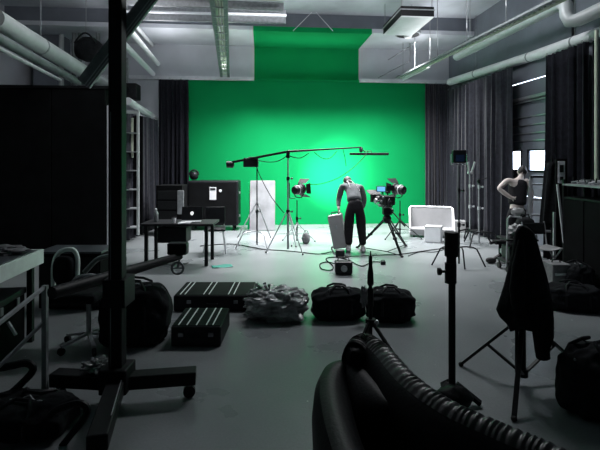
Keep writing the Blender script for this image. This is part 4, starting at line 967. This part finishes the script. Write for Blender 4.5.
# crossbar at waist height
c0 = lc(P(52, 293, 3.15)); c1 = lc(P(180, 256, 4.65)); cc = Vector((0, 0.05, .81))
MB().path([c0, c0.lerp(c1, .5), c1], [.045, .045, .036], 14).build('crossbar', 'black_metal', t)
MB().box((0, .03, .83), (.16, .2, .2)).build('crossbar_clamp', 'black_plastic', t)
wv = c1+Vector((-.02, -.02, -.12)); MB().path([wv+Vector((.06*math.cos(k*PI/8), 0, .06*math.sin(k*PI/8))) for k in range(16)], .012, 7, closed=True).tube(wv-Vector((.05, 0, 0)), wv+Vector((.05, 0, 0)), .008).tube(wv, c1, .012).build('crank_wheel', 'steel', t)
MB().box(c1+Vector((-.02, 0, .08)), (.2, .12, .12)).build('gear_head', 'black_plastic', t, False, bevel=.015)
# crumpled plastic on the stand's left leg
t = thing('plastic_wrap', 'crumpled shiny plastic lying on the left leg of the wheeled stand', 'plastic', G(97, 371, .225)+Vector((0, 0, 0)), RZ)
MB().blob((0, 0, .035), (.10, .06, .05), 60, 36, amp=.7, freq=3, seed=61, ridge=True).build('film', 'plastic_film', t, False)

# workbench at left
tx = -2.2; wb = Vector((tx-.75, 4.2, 0)); t = thing('work_table', 'pale edged table with dark top at the left edge', 'table', wb, 0)
y0, y1 = 2.9, 4.75
MB().box((-.02, (y0+y1)/2-wb.y-.01, .885), (1.44, y1-y0-.05, .03)).build('table_top', 'dark_top', t, False, bevel=.004)
MB().box((.735, (y0+y1)/2-wb.y, .83), (.03, y1-y0, .14)).box((0, y1-wb.y-.015, .83), (1.44, .03, .14)).build('apron', 'table_edge', t, False, bevel=.003)
for sx in (-.68, .66):
    for yy in (y0+.08, y1-.08): MB().box((sx, yy-wb.y, .39), (.05, .05, .78)).build('leg', 'black_metal', t, False)
t = thing('folded_sheet', 'crumpled pale sheet lying on the dark table top at left', 'cloth', F(6, 4.35, .90), RZ)
MB().blob((0, 0, .03), (.22, .14, .05), 40, 20, amp=.4, freq=2.4, seed=71, ridge=True).build('sheet', 'grey_fabric', t)
for k, (yy, w_, h_, lb) in enumerate(((4.3, .66, .56, 'black storage chest under the far end of the pale edged table'), (3.45, .6, .5, 'black storage chest under the near end of the pale edged table'))):
    c = thing('storage_chest', lb, 'chest', (-2.62, yy, 0), .05*(1-2*k), 'black chests under the left table')
    MB().box((0, 0, h_/2-.02), (.62, w_, h_-.06)).build('chest_body', 'black_paint', c, False, bevel=.015)
    MB().box((0, 0, h_-.04), (.64, w_+.02, .06)).build('chest_lid', 'black_plastic', c, False, bevel=.01)
    for q in (-.15, .15): MB().box((.325, q, h_-.1), (.015, .05, .07)).build('latch', 'pipe_dark', c, False, bevel=.003)
t = thing('low_cabinet', 'low black cabinet on the floor behind the white backed swivel chair', 'cabinet', F(78, 5.6), RZ)
MB().box((0, 0, .35), (.74, .42, .66)).build('cabinet_body', 'black_paint', t, False, bevel=.01)
for q in (-.18, .18): MB().box((q, -.215, .34), (.34, .012, .58)).build('cabinet_door', 'black_plastic', t, False, bevel=.004)
MB().box((0, 0, .69), (.78, .45, .025)).build('cabinet_top', 'dark_top', t, False, bevel=.004)
for q in (-.32, .32): MB().box((q, 0, .01), (.05, .36, .02)).build('foot', 'rubber', t, False)
# trestle in front
t = thing('steel_trestle', 'slim grey steel trestle frame standing by the left edge', 'frame', F(45, 3.3), RZ); lc = local(t)
MB().box((0, 0, .44), (.034, .034, .88)).build('upright', 'steel', t, False)
MB().bar((0, 0, .87), lc(P(-20, 338, 2.7)), .022, .022).build('top_rail', 'chrome', t, False)
MB().bar((0, 0, .62), lc(P(-20, 385, 2.9)), .02, .02).build('lower_rail', 'steel', t, False)
MB().bar(lc(P(8, 322, 3.0)), lc(P(16, 335, 3.0)), .015, .015).build('clip', 'chrome', t, False)
MB().bar((0, 0, .03), lc(G(-20, 402, .03)), .04, .03).build('foot_rail', 'black_metal', t, False)
MB().box((lc(P(-20, 338, 2.7)).x, lc(P(-20, 338, 2.7)).y, .35), (.03, .03, .72)).build('upright', 'steel', t, False)
# office chair
oc = F(68, 4.35); t = thing('office_chair', 'swivel chair with white curved back shell behind the wheeled stand', 'chair', oc, RZ)
MB().path(smooth([Vector(v) for v in ((-.14, .0, .55), (-.15, .02, .78), (-.10, .03, .90), (.02, .03, .93), (.08, .02, .86), (.09, 0, .70), (.08, 0, .58))], 6), .022, 10).build('back_shell', 'table_edge', t)
MB().blob((-.03, -.02, .74), (.10, .05, .14), 24, 16, e=.7, flat=False).build('back_cushion', 'black_cloth', t)
MB().box((.12, -.02, .52), (.5, .46, .09)).build('seat', 'black_cloth', t, False, bevel=.035)
MB().path(smooth([Vector(v) for v in ((.08, -.1, .62), (.16, -.14, .70), (.30, -.14, .72), (.38, -.1, .68))], 5), .018, 8).build('armrest', 'steel', t)
MB().path(smooth([Vector(v) for v in ((.06, .2, .66), (.2, .24, .80), (.44, .2, .83), (.46, .2, .76))], 5), .026, 8).build('armrest', 'pipe_dark', t)
MB().tube((.2, 0, .12), (.2, 0, .5), .022).build('gas_column', 'chrome', t)
for k in range(5):
    a = k*2*PI/5+.3; l = MB().bar((.2, 0, .13), (.2+.26*math.cos(a), .26*math.sin(a), .08), .035, .022).build('base_arm', 'chrome', t, False)
    MB().lathe([(.01, -.014), (.034, -.014), (.034, .014), (.01, .014)], (.2+.26*math.cos(a), .26*math.sin(a), .035), (-math.sin(a), math.cos(a), 0), 14).build('caster', 'rubber', l)
# looped black straps / tubular chair feet lower left
t = thing('tubular_frame', 'bent black tube frame on the floor at the left edge', 'frame', G(14, 395), RZ); lc = local(t)
MB().path(smooth([lc(P(x, y, 3.2)) for x, y in ((-20, 372), (10, 366), (27, 363), (33, 370), (22, 383), (4, 398), (-18, 405))], 4), .026, 9).build('bent_tube', 'black_metal', t)
MB().tube(lc(G(2, 399)+Vector((0, 0, .0))), lc(P(4, 398, 3.2)), .02).build('foot', 'rubber', t)
t = duffel('black bag with a standing loop handle in the lower left corner', F(28, 3.02), RZ-.1, .62, .42, .20, 81, group=GB)
lc = local(t)
MB().path(smooth([lc(P(x, y, 2.85)) for x, y in ((50, 416), (58, 409), (78, 403), (87, 408), (84, 418), (70, 436), (62, 446))], 4), .022, 9).build('loop_handle', 'black_plastic', t)
# ------------------------------------------------------------------ lights
def area(name, loc, target, size, power, color=(1, 1, 1), size_y=None, spread=None):
    l = bpy.data.lights.new(name, 'AREA'); l.energy = power; l.color = color; l.size = size
    if size_y: l.shape = 'RECTANGLE'; l.size_y = size_y
    if spread: l.spread = spread
    o = bpy.data.objects.new(name, l); col.objects.link(o); o.location = loc
    o.rotation_euler = (Vector(target)-Vector(loc)).to_track_quat('-Z', 'Y').to_euler(); return o
def spot(name, loc, target, ang, power, color=(1, 1, 1), r=.08, blend=.8):
    l = bpy.data.lights.new(name, 'SPOT'); l.energy = power; l.color = color; l.spot_size = math.radians(ang); l.spot_blend = blend; l.shadow_soft_size = r
    o = bpy.data.objects.new(name, l); col.objects.link(o); o.location = loc
    o.rotation_euler = (Vector(target)-Vector(loc)).to_track_quat('-Z', 'Y').to_euler(); return o
hot = Vector((backX(335), YB, 1.38))
def lens_at(lp, c, yaw, k):
    w_ = yaw+RZ; cc = lp+Matrix.Rotation(RZ, 3, 'Z') @ Vector(c)
    return cc+Vector((-math.sin(w_), math.cos(w_), .1))*(.17*k)
spot('spot_left_lamp', lens_at(lp1, (.03, 0, 1.16), math.radians(-42), 1.0), hot, 46, 1500, (.9, 1, 1), .06, 1)
spot('spot_right_lamp', lens_at(lp2, (-.02, 0, 1.12), math.radians(38), 1.1), hot+Vector((.1, 0, -.1)), 48, 320, (.9, 1, 1), .06, 1)
area('strip_lamp_light', sl+Vector((0, .07, 0)), sl+Vector((-.1, 1.5, -.6)), .9, 6, (.9, 1, 1), .05)
def flat(name, loc, rx, sx, sy, power, color=(1, 1, 1), spread=None):   # added fill light without a visible fixture, long side along the room's x
    o = area(name, loc, (loc[0], loc[1], loc[2]-1), sx, power, color, sy, spread); o.rotation_euler = (rx, 0, 0)
flat('soffit_upfill', (1.2, 11.7, 4.2), PI, 2.6, .1, 9)  # unseen fill on the wall ledge, added to brighten the green soffit
flat('ceiling_fill_back', (1.5, 10.6, 4.7), 0, 5.4, .5, 800, (.99, .97, 1), math.radians(104))  # added fill with no lamp body, brightens the back floor
flat('ceiling_fill_mid', (2.2, 7.0, 5.3), 0, 2.4, .6, 150, (.95, .96, 1))  # bodiless fill added for the nearer floor
area('fill_light_left', (-2.0, 6.4, 4.9), (-3.2, 8.6, 3.4), 1.0, 25, (1, .98, 1), .4)  # added fill for the left pipes and partition edge, no lamp here
flat('upfill_tray', (3.9, 9.0, 4.3), PI, .2, 5.0, 30, (.98, .95, 1))  # added upward fill by the right tray to lift the ceiling
flat('upfill_centre', (.9, 9.3, 4.75), PI, 3.5, .3, 28, (.98, .95, 1))  # unseen upward fill, added to lift the middle of the ceiling
flat('upfill_left', (-2.3, 9.5, 4.3), PI, .2, 4.0, 32, (.98, .95, 1))  # added upward fill for the ceiling near the left tubes

w = bpy.data.worlds.new('World'); scn.world = w; w.use_nodes = True
w.node_tree.nodes['Background'].inputs[0].default_value = (.72, .82, 1, 1); w.node_tree.nodes['Background'].inputs[1].default_value = 6.0

# ------------------------------------------------------------------ camera
cam = bpy.data.cameras.new('camera'); cam.sensor_width = 36; cam.lens = 36*FP/600; cam.shift_y = -(225-HY)/600; cam.clip_start = .05
co = bpy.data.objects.new('camera', cam); col.objects.link(co); co.location = CAM; co.rotation_euler = (PI/2, 0, -A); scn.camera = co
scn.view_settings.view_transform = 'Standard'; scn.view_settings.look = 'None'; scn.view_settings.gamma = 1; scn.view_settings.exposure = 0
scn.view_settings.use_curve_mapping = False
